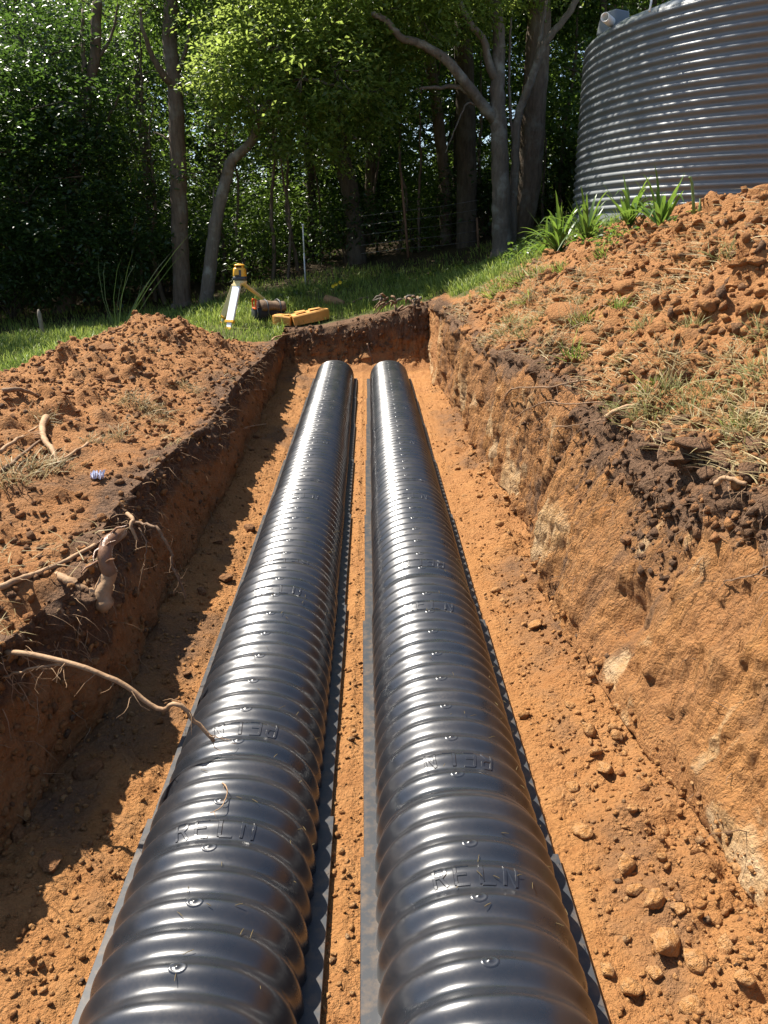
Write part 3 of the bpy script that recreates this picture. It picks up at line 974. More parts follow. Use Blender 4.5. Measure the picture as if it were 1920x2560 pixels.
# big forked tree beside the tank
D0 = 14.3
b = P(1086, 556, D0); b.z = G(b.x, b.y) - .15
main = limb([b, P(1084, 500, D0), P(1082, 420, D0), P(1080, 330, D0), P(1076, 250, D0), P(1074, 180, D0), P(1078, 100, D0 + .1), P(1072, 20, D0 + .1), P(1062, -120, D0 + .2)], .185, .08, 12)
flare = limb([b + Vector((0, 0, -.1)), b + Vector((0, .0, .25))], .29, .19, 12)
br = [limb([P(1075, 262, D0), P(1046, 232, D0 - .1), P(1006, 180, D0 - .3), P(965, 130, D0 - .5), P(915, 98, D0 - .6), P(868, 82, D0 - .8), P(835, 45, D0 - .9), P(805, 30, D0 - 1)], .105, .035, 9),
      limb([P(1040, 225, D0 - .1), P(1012, 200, D0 - .2), P(985, 187, D0 - .2), P(945, 190, D0 - .3), P(898, 192, D0 - .3)], .06, .018, 8),
      limb([P(1074, 175, D0), P(1056, 140, D0 - .1), P(1045, 90, D0 - .2), P(1010, 40, D0 - .3), P(985, -20, D0 - .4)], .08, .035, 8),
      limb([P(1106, 530, D0 + .12), P(1108, 450, D0 + .12), P(1112, 370, D0 + .1), P(1120, 250, D0 + .1), P(1145, 180, D0), P(1168, 110, D0 - .1), P(1195, 70, D0 - .2), P(1240, 10, D0 - .3), P(1270, -60, D0 - .3)], .085, .045, 9),
      limb([P(1162, 130, D0 - .1), P(1170, 60, D0), P(1185, -20, D0)], .05, .02, 7),
      limb([P(1110, 320, D0 + .1), P(1100, 180, D0 + .1), P(1104, 40, D0 + .1)], .03, .016, 6),
      limb([P(1048, 234, D0 - .1), P(1010, 225, D0 - .2), P(985, 275, D0 - .3), P(962, 330, D0 - .4)], .022, .007, 5)]
blobs = [B(745, 45, 12.7, .8), B(830, 20, 12.7, .75), B(910, 40, 12.8, .65), B(985, 10, 13, .7), B(780, 120, 12.8, .5), B(850, 110, 13.0, .32), B(890, -50, 13, 1.0), B(1040, -90, 13.2, 1.0), B(1170, -90, 13.2, .7),
         B(960, -180, 13.2, 1.3), B(1000, 60, 13.2, .30), B(700, -40, 12.8, .9), B(820, -140, 13, 1.3)]
blobs += [(Vector(q[:3]), (q[3], q[3], q[3] * .7)) for q in ((1.0, 12.3, 8.2, .5), (2.0, 12.8, 7.4, .5), (1.5, 12.0, 9.6, .55), (.6, 12.6, 9.0, .5), (1.6, 12.7, 8.4, .6), (2.3, 12.2, 8.9, .6), (1.2, 12.9, 7.2, .55), (2.6, 12.8, 6.6, .5), (.3, 12.1, 10.2, .7), (1.9, 12.4, 10.6, .7), (2.9, 11.9, 7.8, .35))]  # unseen upper sprays, added to throw broken shade on the tank
tree('forked_tree', b, 'big grey tree forking into spreading limbs beside the water tank', None, [main, flare], M_BARK_GREY, blobs, 2300, 17, .09, M_LEAF_SUN, 131, .15, br, 90)
# its darker neighbours
for px, D0, r, lean, lab, sd in ((1140, 14.9, .25, 22, 'thick brown trunk just right of the forked tree', 141), (1008, 16.0, .21, -6, 'dark brown trunk just left of the forked tree', 151), (962, 17.0, .13, -35, 'thin crooked yellowish trunk left of the forked tree', 161)):
    b = P(px - (30 if px > 1100 else 0), 560 if px > 1100 else 570, D0); b.z = G(b.x, b.y) - .2
    tr = limb([b, P(px, 400, D0), P(px + lean * .5, 250, D0), P(px + lean, 100, D0), P(px + lean * 1.2, -50, D0 + .1), P(px + lean * 1.5, -300, D0 + .2)], r, r * .7, 11)
    tree('dark_tree', b, lab, None, [tr], M_BARK_BROWN if px != 1008 else M_BARK_DARK, ([B(px + lean, -120, D0, 1.3), B(px - 60, -40, D0, 1.0), B(px + 110, 10, D0, .9), B(px + 60, -260, D0, 1.6)] if px < 1100 else [B(px + lean, -90, D0 + .6, .8), B(px + 90, 0, D0 + 1, .6)]), 420, 12, .12, M_LEAF, sd, twig=30)

# drooping leafy tree that fills the left side
D0 = 15.1
b = P(130, 720, D0); b.z = G(b.x, b.y) - .15
tr = limb([b, P(146, 640, D0), P(152, 560, D0), P(150, 440, D0), P(165, 330, D0), P(185, 220, D0), P(205, 120, D0), P(210, 0, D0)], .17, .08, 10)
br = [limb([P(152, 470, D0), P(110, 430, D0 - .3), P(60, 420, D0 - .6)], .06, .02, 7), limb([P(165, 330, D0), P(225, 270, D0 - .2), P(260, 200, D0 - .3)], .05, .015, 7),
      limb([P(190, 200, D0), P(180, 120, D0), P(178, 20, D0 + .2)], .06, .02, 7), limb([P(200, 140, D0), P(240, 80, D0), P(255, 0, D0)], .035, .012, 6)]
blobs = [B(60, 210, 13.5, .85), B(40, 330, 13.2, .8), B(175, 225, 13.2, .65), B(120, 300, 13.4, .7), B(215, 300, 13.3, .5), B(180, 380, 13.1, .7), B(60, 440, 13.0, .8), B(20, 540, 12.9, .7), B(120, 500, 12.9, .75),
         B(220, 470, 13.1, .65), B(285, 505, 13.2, .5), B(180, 570, 12.8, .6), B(80, 590, 12.8, .55), B(270, 400, 13.5, .5), B(320, 520, 13.2, .25), B(-60, 420, 13.2, 1.2), B(-40, 250, 13.6, 1.1), B(100, 120, 14, .9), B(260, 560, 13.1, .4), B(25, 620, 12.7, .38), B(250, 610, 13.3, .35)]
tree('drooping_tree', b, 'dense dark leafed tree drooping to the ground at the left of the lawn', None, [tr], M_BARK_BROWN, blobs, 1800, 19, .095, M_LEAF_DK, 171, .14, br, 80)  # the darker leaf here also paints in the crown's shade

# ---- trees further in: kinds built once, then copied
def kind(seed, leaf_m, h, rad, size, n_clump, bark_m, per=10, low=.35):
    rs = random.Random(seed)
    tops = [(Vector((rs.uniform(-rad, rad) * .8, rs.uniform(-rad, rad) * .8, h * rs.uniform(low, 1.0))), (rs.uniform(.8, 1.5) * rad * .5,) * 2 + (rs.uniform(.6, 1.0) * rad * .45,)) for _ in range(9)]
    pts = [Vector((0, 0, -.3))]
    for k in range(1, 7): pts.append(Vector((pts[-1].x + rs.uniform(-.22, .22), pts[-1].y + rs.uniform(-.2, .2), h * .95 * k / 6)))
    tp = [limb(pts, rs.uniform(.12, .20), .05, 9, 4)]
    for tp_ in tops[:6]:
        q = tp_[0]; st = min(pts, key=lambda a: abs(a.z - (q.z - 1.0)))
        tp.append(limb([st, st.lerp(q, .5) + Vector((0, 0, .2)), q], .05, .012, 5, 3))
    p, dr, cc = clumps(tops, n_clump, per, seed, .26)
    lm = leaves_mesh('crown', p, size, seed + 5, out=dr); lm.materials.append(leaf_m)
    tm = mesh_of('trunk', tp); tm.materials.append(bark_m); tm.polygons.foreach_set('use_smooth', np.ones(len(tm.polygons), bool))
    return tm, lm
KINDS = [kind(201, M_LEAF, 9.5, 2.6, .15, 620, M_BARK_DARK, 11, .25), kind(202, M_LEAF_DK, 10.5, 2.5, .15, 620, M_BARK_DARK, 11, .2), kind(203, M_LEAF, 8.5, 2.2, .13, 620, M_BARK_BROWN, 11, .3), kind(204, M_LEAF_DK, 11.5, 3.0, .17, 660, M_BARK_BROWN, 11, .4)]
def where(x, y):
    px = 920 + FPX * x / (y * .9443)
    side = 'behind the drooping tree' if px < 330 else 'behind the straight tree' if px < 500 else 'behind the leaning tree and tripod' if px < 740 else 'behind the dark bowed tree' if px < 1000 else 'behind the big forked tree' if px < 1400 else 'behind the water tank'
    return side + (', at the edge' if y < 18 else ', far in' if y > 26 else ', farther in')
def put(name, meshes, loc, rz, sc, label, cat, group):
    root = empty(name, loc); root.rotation_euler = (0, 0, rz); root.scale = (sc, sc, sc)
    tag(root, label, cat, group)
    for nm, me in meshes:
        o = bpy.data.objects.new(nm, me); COL.objects.link(o); o.parent = root
    return root
rs = random.Random(31)
spots = []
tries = 0
while len(spots) < 74 and tries < 6000:
    tries += 1
    y = rs.uniform(17.0, 34); x = rs.uniform(-.60 * y - 2, .56 * y + 1)
    if (x - TC.x) ** 2 + (y - TC.y) ** 2 < 4.6 ** 2: continue
    if x > 1.5 and y < 17: continue
    if all((x - a) ** 2 + (y - b_) ** 2 > (1.5 + .03 * y) ** 2 for a, b_ in spots): spots.append((x, y))
spots += [(-8.0, 11.2), (-7.8, 12.8), (-9.6, 12.0), (-10.5, 15.5), (-11.5, 18), (-9.2, 18.2), (-8.2, 15.0), (-9.6, 16.2), (9.5, 16.8), (7.0, 17.2), (4.6, 16.6)]  # unseen left ones are added to shade the lawn and drooping tree
for i, (x, y) in enumerate(spots):
    k = rs.randrange(4); tm, lm = KINDS[k]
    put('forest_tree', [('trunk', tm), ('crown', lm)], (x, y, G(x, y)), rs.uniform(0, 6.28), (.62 if y < 19 else .74) * rs.uniform(.9, 1.15) if y < 24 else rs.uniform(.85, 1.15),
        f'{("mid green", "dark green", "brown stemmed mid green", "broad dark green")[k]} forest tree {where(x, y)}', 'tree', 'forest trees behind the lawn')
# slender saplings at the wood's edge
def sapling(seed, h):
    r_ = random.Random(seed); pts = [Vector((0, 0, -.1))]
    for k in range(1, 7): pts.append(Vector((pts[-1].x + r_.uniform(-.12, .14), pts[-1].y + r_.uniform(-.1, .1), h * k / 6)))
    tm = mesh_of('trunk', [limb(pts, .038, .012, 6, 4)]); tm.materials.append(M_BARK_BROWN)
    tm.polygons.foreach_set('use_smooth', np.ones(len(tm.polygons), bool))
    p, dr, cc = clumps([(pts[-1], (.5, .5, .6)), (pts[-2], (.5, .5, .4)), (pts[-3] + Vector((.2, 0, 0)), (.4, .4, .3))], 55, 9, seed, .14)
    lm = leaves_mesh('crown', p, .09, seed); lm.materials.append(M_LEAF)
    return tm, lm
SAP = [sapling(301, 3.4), sapling(302, 4.4), sapling(303, 2.8)]
for i, (xd, D) in enumerate(((306, 13.9), (330, 14.4), (352, 14.0), (590, 14.6), (622, 14.2), (646, 15.2), (700, 15.8), (815, 16.0), (858, 15.6), (905, 15.2), (930, 16.2), (1040, 15.8), (1165, 15.4), (1195, 15.9), (540, 15.0), (480, 15.4), (250, 14.2), (40, 14.2), (90, 14.8))):
    D += 1.1; p = P(xd, 600, D)
    put('sapling', [('trunk', SAP[i % 3][0]), ('crown', SAP[i % 3][1])], (p.x, p.y, G(p.x, p.y)), rs.uniform(0, 6.28), rs.uniform(.8, 1.25),
        f'{("thin stemmed", "tall slender", "short thin")[i % 3]} sapling {where(p.x, p.y)}', 'sapling', 'saplings along the forest edge')
# undergrowth bushes
def bush(seed, m, size, n_clump):
    r_ = random.Random(seed)
    bl = [(Vector((r_.uniform(-.7, .7), r_.uniform(-.5, .5), r_.uniform(.25, 1.2))), (r_.uniform(.35, .6),) * 2 + (r_.uniform(.3, .5),)) for _ in range(7)]
    p, dr, cc = clumps(bl, n_clump, 9, seed, .15, .4)
    p[:, 2] = np.maximum(p[:, 2], .03)
    lm = leaves_mesh('foliage', p, size, seed, out=dr); lm.materials.append(m)
    st = mesh_of('stems', [limb([Vector((0, 0, -.1)), b_[0] * .5 + Vector((0, 0, .1)), b_[0]], .018, .006, 4, 3) for b_ in bl]); st.materials.append(M_BARK_DARK)
    return lm, st
BUSH = [bush(401, M_LEAF, .095, 230), bush(402, M_LEAF_DK, .10, 230), bush(403, M_LEAF, .08, 260)]
bs = []
tries = 0
while len(bs) < 105 and tries < 6000:
    tries += 1
    y = rs.uniform(15.6, 26); x = rs.uniform(-.56 * y - 1, .5 * y)
    lim = 15.6 if x < -2.6 else 16.0
    if y < lim or (x - TC.x) ** 2 + (y - TC.y) ** 2 < 3.9 ** 2 or (x > 1.2 and y < 16.6): continue
    if all((x - a) ** 2 + (y - b_) ** 2 > .9 for a, b_ in bs): bs.append((x, y))
bs += [(-7.3, 13.4), (-8.2, 13.0), (-6.4, 14.4)]
for i, (x, y) in enumerate(bs):
    lm, st = BUSH[i % 3]
    put('understory_bush', [('foliage', lm), ('stems', st)], (x, y, G(x, y)), rs.uniform(0, 6.28), rs.uniform(.7, 1.35),
        f'{("mid green", "dark green", "small leafed")[i % 3]} undergrowth bush {where(x, y)}', 'bush', 'bushes in the forest undergrowth')
# the wood beyond, one mass
r2 = np.random.RandomState(55); n = 52000
yy2 = 33 + r2.rand(n) * 10; xx2 = (r2.rand(n) - .5) * 1.75 * yy2; hh = r2.rand(n) ** .8 * 17
pos = np.stack([xx2, yy2, ground(xx2, yy2) + hh], -1)
keep = vnoise(pos * .45, 3) > -.45
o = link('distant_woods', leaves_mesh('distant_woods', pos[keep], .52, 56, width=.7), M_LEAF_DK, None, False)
tag(o, 'dense dark wood far behind the first forest trees', None, None, 'stuff')
# ---------------------------------------------------------------- clods and rocks
def clod_meshes(tone_v, top, n, seed, sub=2, name='clod'):
    out = []
    for k in range(n):
        bm = bmesh.new(); bmesh.ops.create_icosphere(bm, subdivisions=sub, radius=1)
        V = np.array([v.co[:] for v in bm.verts])
        sc = np.random.RandomState(seed + k).uniform(.7, 1.25, 3) * np.array([1, 1, .62])
        w, _ = worley(V * 1.3 + k * 7.7 + seed, seed)
        V2 = V * (1 + .22 * fbm(V * 1.8 + k * 3, 2, seed + k)[:, None])
        pr_ = np.random.RandomState(seed * 3 + k)
        for _ in range(9):
            nd = pr_.randn(3); nd /= np.linalg.norm(nd); dd_ = pr_.uniform(.50, .85)
            ex = np.maximum(V2 @ nd - dd_, 0); V2 = V2 - ex[:, None] * nd * .93
        V2 = V2 * (1 + .10 * fbm(V * 4.5 + k, 3, seed)[:, None] + .05 * fbm(V * 11 + k, 2, seed + 9)[:, None]) * sc
        for v, c_ in zip(bm.verts, V2): v.co = c_
        me = bpy.data.meshes.new(name); bm.to_mesh(me); bm.free()
        pt_color(me, 'mask', np.tile([top, .55 if tone_v > .8 else 0, 0, 0], (len(V), 1))); pt_float(me, 'tone', np.full(len(V), tone_v))
        me.materials.append(M_EARTH)
        me.polygons.foreach_set('use_smooth', np.full(len(me.polygons), sub > 2, bool))
        out.append(me)
    return out
CL_FLOOR = clod_meshes(.95, .05, 6, 500, 3)
CL_HEAP = clod_meshes(.40, .05, 6, 540, 3)
CL_BANK = clod_meshes(.20, .45, 5, 580, 3)
CL_DARK = clod_meshes(.10, .75, 4, 620, 3)
rc = random.Random(9)
def put_clod(me, p, r, label, group, sink=.35, name='earth_clod', cat='clod'):
    o = bpy.data.objects.new(name, me); COL.objects.link(o)
    o.location = (p.x, p.y, p.z + r * (.75 - sink) * .6); o.rotation_euler = (rc.uniform(-.4, .4), rc.uniform(-.4, .4), rc.uniform(0, 6.28)); o.scale = (r, r, r)
    if label in (LF, LH, LB): label += ', near the viewer' if p.y < 2.6 else ', halfway along' if p.y < 5 else ', towards the far end'
    return tag(o, label, cat, group)
LF, GF = 'orange earth lump on the floor below the sunlit wall', 'earth lumps on the trench floor'
LH, GH = 'red earth lump on the tall spoil heap', 'earth lumps on the tall spoil heap'
LB, GB = 'brown earth lump on the low bank', 'earth lumps on the low bank'
def crop8(x, y): return ((1160 + x / 2.087) * .864, (1500 + y / 2.087) * .864)
def crop2(x, y): return ((960 + x / 1.728) * .864, (y / 1.728) * .864)
for x, y, r in ((300, 590, 40), (555, 540, 36), (860, 1370, 55), (870, 1500, 45), (985, 1560, 62), (1130, 1600, 42), (1060, 1790, 92), (690, 790, 42), (890, 1080, 34), (1350, 1790, 60), (735, 1930, 46), (640, 670, 52), (370, 120, 48), (860, 2010, 70), (1180, 2100, 60), (1020, 1940, 50), (1450, 1960, 50)):
    p, n_ = surf_hit(*crop8(x, y)); dd = (p - cam.location).length
    put_clod(rc.choice(CL_FLOOR), p, r / 2.087 * dd / FPX * .95, LF, GF)
special = {(800, 1360): ('big flat faced red rock on the slope above the trench wall', 105), (1040, 1230): ('large crumbling red lump just above the flat faced rock', 62)}
for (x, y), (lb, r) in special.items():
    p, n_ = surf_hit(*crop2(x, y)); dd = (p - cam.location).length
    put_clod(CL_HEAP[0 if r > 100 else 3], p, r / 1.728 * dd / FPX, lb, None, .55, 'rock' if r > 100 else 'earth_clod', 'rock' if r > 100 else 'clod')
for x, y, r in ((1240, 1170, 50), (1500, 1150, 34), (1320, 1110, 26), (1640, 1260, 44), (1480, 1240, 40), (1400, 1310, 50), (900, 1430, 50), (1540, 930, 30), (1110, 1130, 28), (960, 1240, 30), (1190, 1420, 50), (1290, 1340, 40), (1600, 1130, 40), (1430, 1040, 24), (1360, 960, 20)):
    p, n_ = surf_hit(*crop2(x, y)); dd = (p - cam.location).length
    put_clod(rc.choice(CL_HEAP), p, r / 1.728 * dd / FPX, LH, GH)
inview = (QC[:, 1] > .7) & (QC[:, 1] < 9.5) & (np.abs(QC[:, 0] + .03) < .53 * QC[:, 1] + .9)
px_, nn_, ii_, _ = sample(((QR == 4) & inview & (QM[:, 2] < .3)).astype(float), 55, 71)
for q in px_: put_clod(rc.choice(CL_HEAP), Vector(q), rc.choice((.03, .035, .045, .06, .08)), LH, GH)
px_, nn_, ii_, _ = sample(((QR == 2) & inview & (QC[:, 0] > .64) & (QC[:, 1] < 8)).astype(float), 55, 72)
for q in px_: put_clod(rc.choice(CL_FLOOR), Vector(q), rc.choice((.018, .022, .03, .04)), LF, GF)
px_, nn_, ii_, _ = sample(((QR == 2) & inview & (QC[:, 0] < -.74) & (QC[:, 1] < 7)).astype(float), 22, 73)
for q in px_: put_clod(rc.choice(CL_BANK), Vector(q), rc.choice((.018, .025, .035, .05)), 'lump of brown earth fallen on the floor under the shaded wall', 'fallen lumps under the shaded wall')
hl = ((QR == 0) & inview & (QM[:, 2] < .3)) * (.15 + smooth01((QC[:, 1] - 4.5) / 1.5) * smooth01((-1.4 - QC[:, 0]) / .3))
px_, nn_, ii_, _ = sample(hl, 50, 74)
for q in px_: put_clod(rc.choice(CL_BANK[:3] + CL_HEAP[:2]), Vector(q), rc.choice((.025, .03, .04, .055, .075)), LB, GB)
p = P(253, 733, 7.7); put_clod(CL_HEAP[2], p, .125, 'big smooth round boulder of earth on the crest of the low heap', None, .3, 'rock', 'rock')
p = P(283, 728, 7.7); put_clod(CL_HEAP[4], p, .065, 'small round lump beside the big smooth boulder on the crest', None, .3)
# dark sods hanging on the lip of the sunlit wall
for xd, yd, r in ((1400, 960, .09), (1530, 1020, .10), (1480, 1000, .08), (1385, 915, .10), (1440, 940, .13), (1500, 960, .14), (1560, 985, .13), (1620, 1010, .12), (1350, 890, .08), (1470, 900, .10), (1640, 960, .11), (1590, 930, .09), (1300, 870, .07)):
    p, n_ = surf_hit(xd, yd)
    put_clod(rc.choice(CL_DARK), p, r * .5, 'dark clump of torn topsoil on the lip of the sunlit trench wall', 'dark sods on the trench lip', .6, 'sod', 'sod')

def scatter_small(name, label, weight, n, seed, rmin, rmax, tone_v, top, parent=None):
    p, nn, ii, rs_ = sample(weight, n, seed)
    phi = (1 + 5 ** .5) / 2
    ico = np.array([(-1, phi, 0), (1, phi, 0), (-1, -phi, 0), (1, -phi, 0), (0, -1, phi), (0, 1, phi), (0, -1, -phi), (0, 1, -phi), (phi, 0, -1), (phi, 0, 1), (-phi, 0, -1), (-phi, 0, 1)]) / 1.9
    fc_ = np.array([(0, 11, 5), (0, 5, 1), (0, 1, 7), (0, 7, 10), (0, 10, 11), (1, 5, 9), (5, 11, 4), (11, 10, 2), (10, 7, 6), (7, 1, 8), (3, 9, 4), (3, 4, 2), (3, 2, 6), (3, 6, 8), (3, 8, 9), (4, 9, 5), (2, 4, 11), (6, 2, 10), (8, 6, 7), (9, 8, 1)])
    r = rmin + (rmax - rmin) * rs_.rand(n) ** 2.6
    jit = ico[None] * (1 + .30 * rs_.randn(n, 12, 1)) * (rs_.rand(n, 1, 3) * .6 + .65)
    V = p[:, None] + nn[:, None] * (r * .25)[:, None, None] + jit * r[:, None, None]
    F = (np.arange(n) * 12)[:, None, None] + fc_[None]
    me = np_mesh(name, V.reshape(-1, 3), F.reshape(-1, 3))
    tt_ = np.clip(tone_v + .25 * rs_.randn(n), 0, 1); tp_ = np.clip(top + .25 * rs_.randn(n), 0, 1)
    pt_color(me, 'mask', np.repeat(np.stack([tp_, .55 * tt_, 0 * tt_, 0 * tt_], -1), 12, 0)); pt_float(me, 'tone', np.repeat(tt_, 12))
    return tag(link(name, me, M_EARTH, None, False), label, None, None, 'stuff')
nearw = 1 / np.maximum(QC[:, 1], 1.2) ** 1.1
scatter_small('floor_crumbs', 'loose crumbs of orange earth on the trench floor', ((QR == 2) & inview & ((QC[:, 0] > .57) | (QC[:, 0] < -.70) | (np.abs(QC[:, 0] + .075) < .045))) * nearw, 6800, 81, .002, .011, .9, .05)
scatter_small('heap_crumbs', 'loose crumbs of red earth on the tall spoil heap', ((QR == 4) & inview & (QM[:, 2] < .4)) * nearw, 8800, 82, .006, .036, .4, .12)
scatter_small('bank_crumbs', 'loose crumbs of brown earth on the low bank', ((QR == 0) & inview & (QM[:, 2] < .4)) * nearw * (.4 + smooth01((QC[:, 1] - 4) / 2)), 6600, 83, .004, .024, .25, .4)
scatter_small('lip_crumbs', 'crumbs of dark earth along the lip of the end wall', ((QR >= 1) & (QR <= 3) & (QC[:, 1] > 10.9) & (QC[:, 1] < 11.16) & (np.abs(QC[:, 0]) < 1.3)).astype(float), 520, 85, .006, .032, .3, .7)
scatter_small('topsoil_crumbs', 'crumbs of dark topsoil in the upper band of the sunlit wall', ((QR == 3) & inview & (QM[:, 0] > .42) & (QC[:, 2] > .5) & (QC[:, 1] < 5)) * nearw + 1.2 * ((QR == 4) & inview & (QM[:, 0] > .6)) * nearw, 1700, 86, .004, .022, .15, .72)
scatter_small('foot_crumbs', 'crumbs of orange earth along the foot of the sunlit wall', ((QR == 2) & inview & (QC[:, 0] > .80)) * nearw + ((QR == 3) & inview & (QC[:, 2] < .16)) * nearw, 1100, 87, .003, .017, .8, .12)
scatter_small('wall_crumbs', 'crumbs of earth stuck on the trench walls', ((QR == 3) & inview) * nearw * .0 + ((QR == 1) & inview) * nearw, 1900, 84, .004, .018, .7, .35)

# ---------------------------------------------------------------- grass, straw and weeds
def blade_mat(name, a, b, tw=.35, rough=.5):
    t = NT(name); v = t.attr('tone', 'Fac')
    cc = t.mix(v, a, b)
    p = t.bsdf(cc, rough, .35, link=False)
    tr = t.n('ShaderNodeBsdfTranslucent'); t.l(t.mix(.5, cc, (.5, .6, .12), 'MULTIPLY') if False else cc, tr.inputs[0])
    mx = t.n('ShaderNodeMixShader'); mx.inputs[0].default_value = tw
    t.l(p, mx.inputs[1]); t.l(tr.outputs[0], mx.inputs[2]); t.l(mx.outputs[0], t.out.inputs[0])
    return t.m
M_GRASS = blade_mat('grass_blade', (.075, .145, .022), (.40, .46, .10), .45)
M_STRAW = blade_mat('straw_blade', (.20, .145, .060), (.46, .37, .185), .25, .6)
M_SEDGE = blade_mat('sedge_blade', (.03, .06, .02), (.07, .11, .035), .3)  # blades darkened, shade put into the sedge's colour
M_TUFT = blade_mat('tuft_blade', (.16, .20, .05), (.42, .36, .17), .3, .55)

def blades(pos, nrm, length, width, seed, bend=.5, flat=0.0):
    """tapered curved strips, three quads each"""
    rs_ = np.random.RandomState(seed); n = len(pos)
    az = rs_.rand(n) * 2 * np.pi
    hd = np.stack([np.cos(az), np.sin(az), np.zeros(n)], -1)
    up = nrm * (1 - flat) + np.array([0, 0, .35]) * (1 - flat)
    L = (length * (.55 + .9 * rs_.rand(n)))[:, None]; W = (width * (.7 + .6 * rs_.rand(n)))[:, None]
    lean = (bend * (.4 + 1.0 * rs_.rand(n)))[:, None] + flat * 2
    sd = np.cross(hd, up + 1e-4); sd /= np.maximum(np.linalg.norm(sd, axis=1, keepdims=True), 1e-6)
    V = []
    for s_, wv in ((0, 1.0), (.4, .9), (.75, .6)):
        c_ = pos + (up * s_ * (1 - .35 * s_ * lean) + hd * lean * s_ * s_) * L
        V += [c_ - sd * W * wv * .5, c_ + sd * W * wv * .5]
    V.append(pos + (up * (1 - .35 * lean) + hd * lean) * L)
    V = np.stack(V, 1)
    o = np.arange(n)[:, None] * 7
    T = np.concatenate([o + np.array([[0, 1, 3]]), o + np.array([[0, 3, 2]]), o + np.array([[2, 3, 5]]), o + np.array([[2, 5, 4]]), o + np.array([[4, 5, 6]])], 0)
    return V.reshape(-1, 3), T, np.repeat(np.clip(rs_.beta(1.6, 1.8, n), 0, 1), 7)
def blade_obj(name, pos, nrm, length, width, seed, mat, label, kind_, bend=.5, flat=0.0):
    V, T, tn_ = blades(pos, nrm, length, width, seed, bend, flat)
    me = np_mesh(name, V, T); pt_float(me, 'tone', tn_)
    o = link(name, me, mat, None, False)
    return tag(o, label, None, None, kind_) if kind_ else o
patch = fbm(QC * 1.6, 3, 91)
gw = ((QM[:, 2] > .45) & (QC[:, 1] > 6) & (QC[:, 1] < 15.5) & (np.abs(QC[:, 0]) < .55 * QC[:, 1] + 1)) * QM[:, 2] * np.clip(.8 + patch, .15, 2) * (1 - .75 * QM[:, 3])
p, nn, ii, _ = sample(gw, 62000, 92)
blade_obj('lawn_grass', p, nn, .058, .010, 93, M_GRASS, 'rough green grass growing on the slope before the forest', 'stuff', .55)
p, nn, ii, _ = sample(gw * (patch > .12), 9000, 94)
blade_obj('long_grass', p, nn, .12, .011, 95, M_GRASS, 'longer grass patches along the edge of the lawn', 'stuff', .7)
sw = ((QR == 4) & inview & (QM[:, 2] < .9) & (QC[:, 0] < 2.6)) * np.clip(fbm(QC * 1.3, 3, 96) + .05, 0, 1) * (1.2 - smooth01((QC[:, 0] - 1.6) / .8))
p, nn, ii, _ = sample(sw, 5500, 97)
blade_obj('loose_straw', p + nn * .006, nn, .07, .004, 98, M_STRAW, 'dry straw and dead grass strewn over the slope above the wall', 'stuff', .9, .45)
sw = ((QR == 0) & inview & (QM[:, 2] < .9)) * np.clip(fbm(QC * 1.5, 3, 99) - .12, 0, 1)
p, nn, ii, _ = sample(sw, 700, 100)
blade_obj('bank_straw', p + nn * .006, nn, .06, .0035, 101, M_STRAW, 'dry straw strewn over the low brown bank', 'stuff', .9, .5)
lw = ((QM[:, 3] > .5) & (QC[:, 1] > 12) & (QC[:, 1] < 22)).astype(float)
p, nn, ii, _ = sample(lw, 9000, 102)
V_ = leaves_mesh('leaf_litter', p + np.array([0, 0, .015]), .09, 103, tilt=.3)
M_LITTER = blade_mat('dead_leaf', (.05, .033, .017), (.20, .13, .06), .1, .8)
tag(link('leaf_litter', V_, M_LITTER, None, False), 'dead leaves on the forest floor', None, None, 'stuff')

def tuft_mesh(seed, n, rad, length, width, mat, bend=.9):
    rs_ = np.random.RandomState(seed)
    q = rs_.randn(n, 2) * rad * .5
    pos = np.c_[q, np.full(n, -.01)]
    nn = np.c_[q / rad * .7 + rs_.randn(n, 2) * .35, np.ones(n)]
    V, T, tn_ = blades(pos, nn, length, width, seed + 1, bend)
    me = np_mesh('tuft', V, T); pt_float(me, 'tone', tn_); me.materials.append(mat)
    return me
TUFTS = [tuft_mesh(700 + k, 60, .08, .075, .0045, M_TUFT) for k in range(4)]
GTUFT = [tuft_mesh(720 + k, 55, .07, .085, .007, M_GRASS, .7) for k in range(3)]
STUFT = [tuft_mesh(740 + k, 70, .10, .08, .0045, M_STRAW, 1.3) for k in range(3)]
def put_tuft(me, xd, yd, sc, label, group, name='grass_tuft', cat='grass tuft'):
    p, n_ = surf_hit(xd, yd)
    o = bpy.data.objects.new(name, me); COL.objects.link(o); o.location = p
    o.rotation_euler = (n_ * .6 + Vector((0, 0, .5))).to_track_quat('Z', 'Y').to_euler(); o.rotation_euler.rotate_axis('Z', rc.uniform(0, 6.28)); o.scale = (sc,) * 3
    return tag(o, label, cat, group)
LT, GT = 'withered pale grass tuft on the earth slope above the sunlit wall', 'withered tufts on the slope'
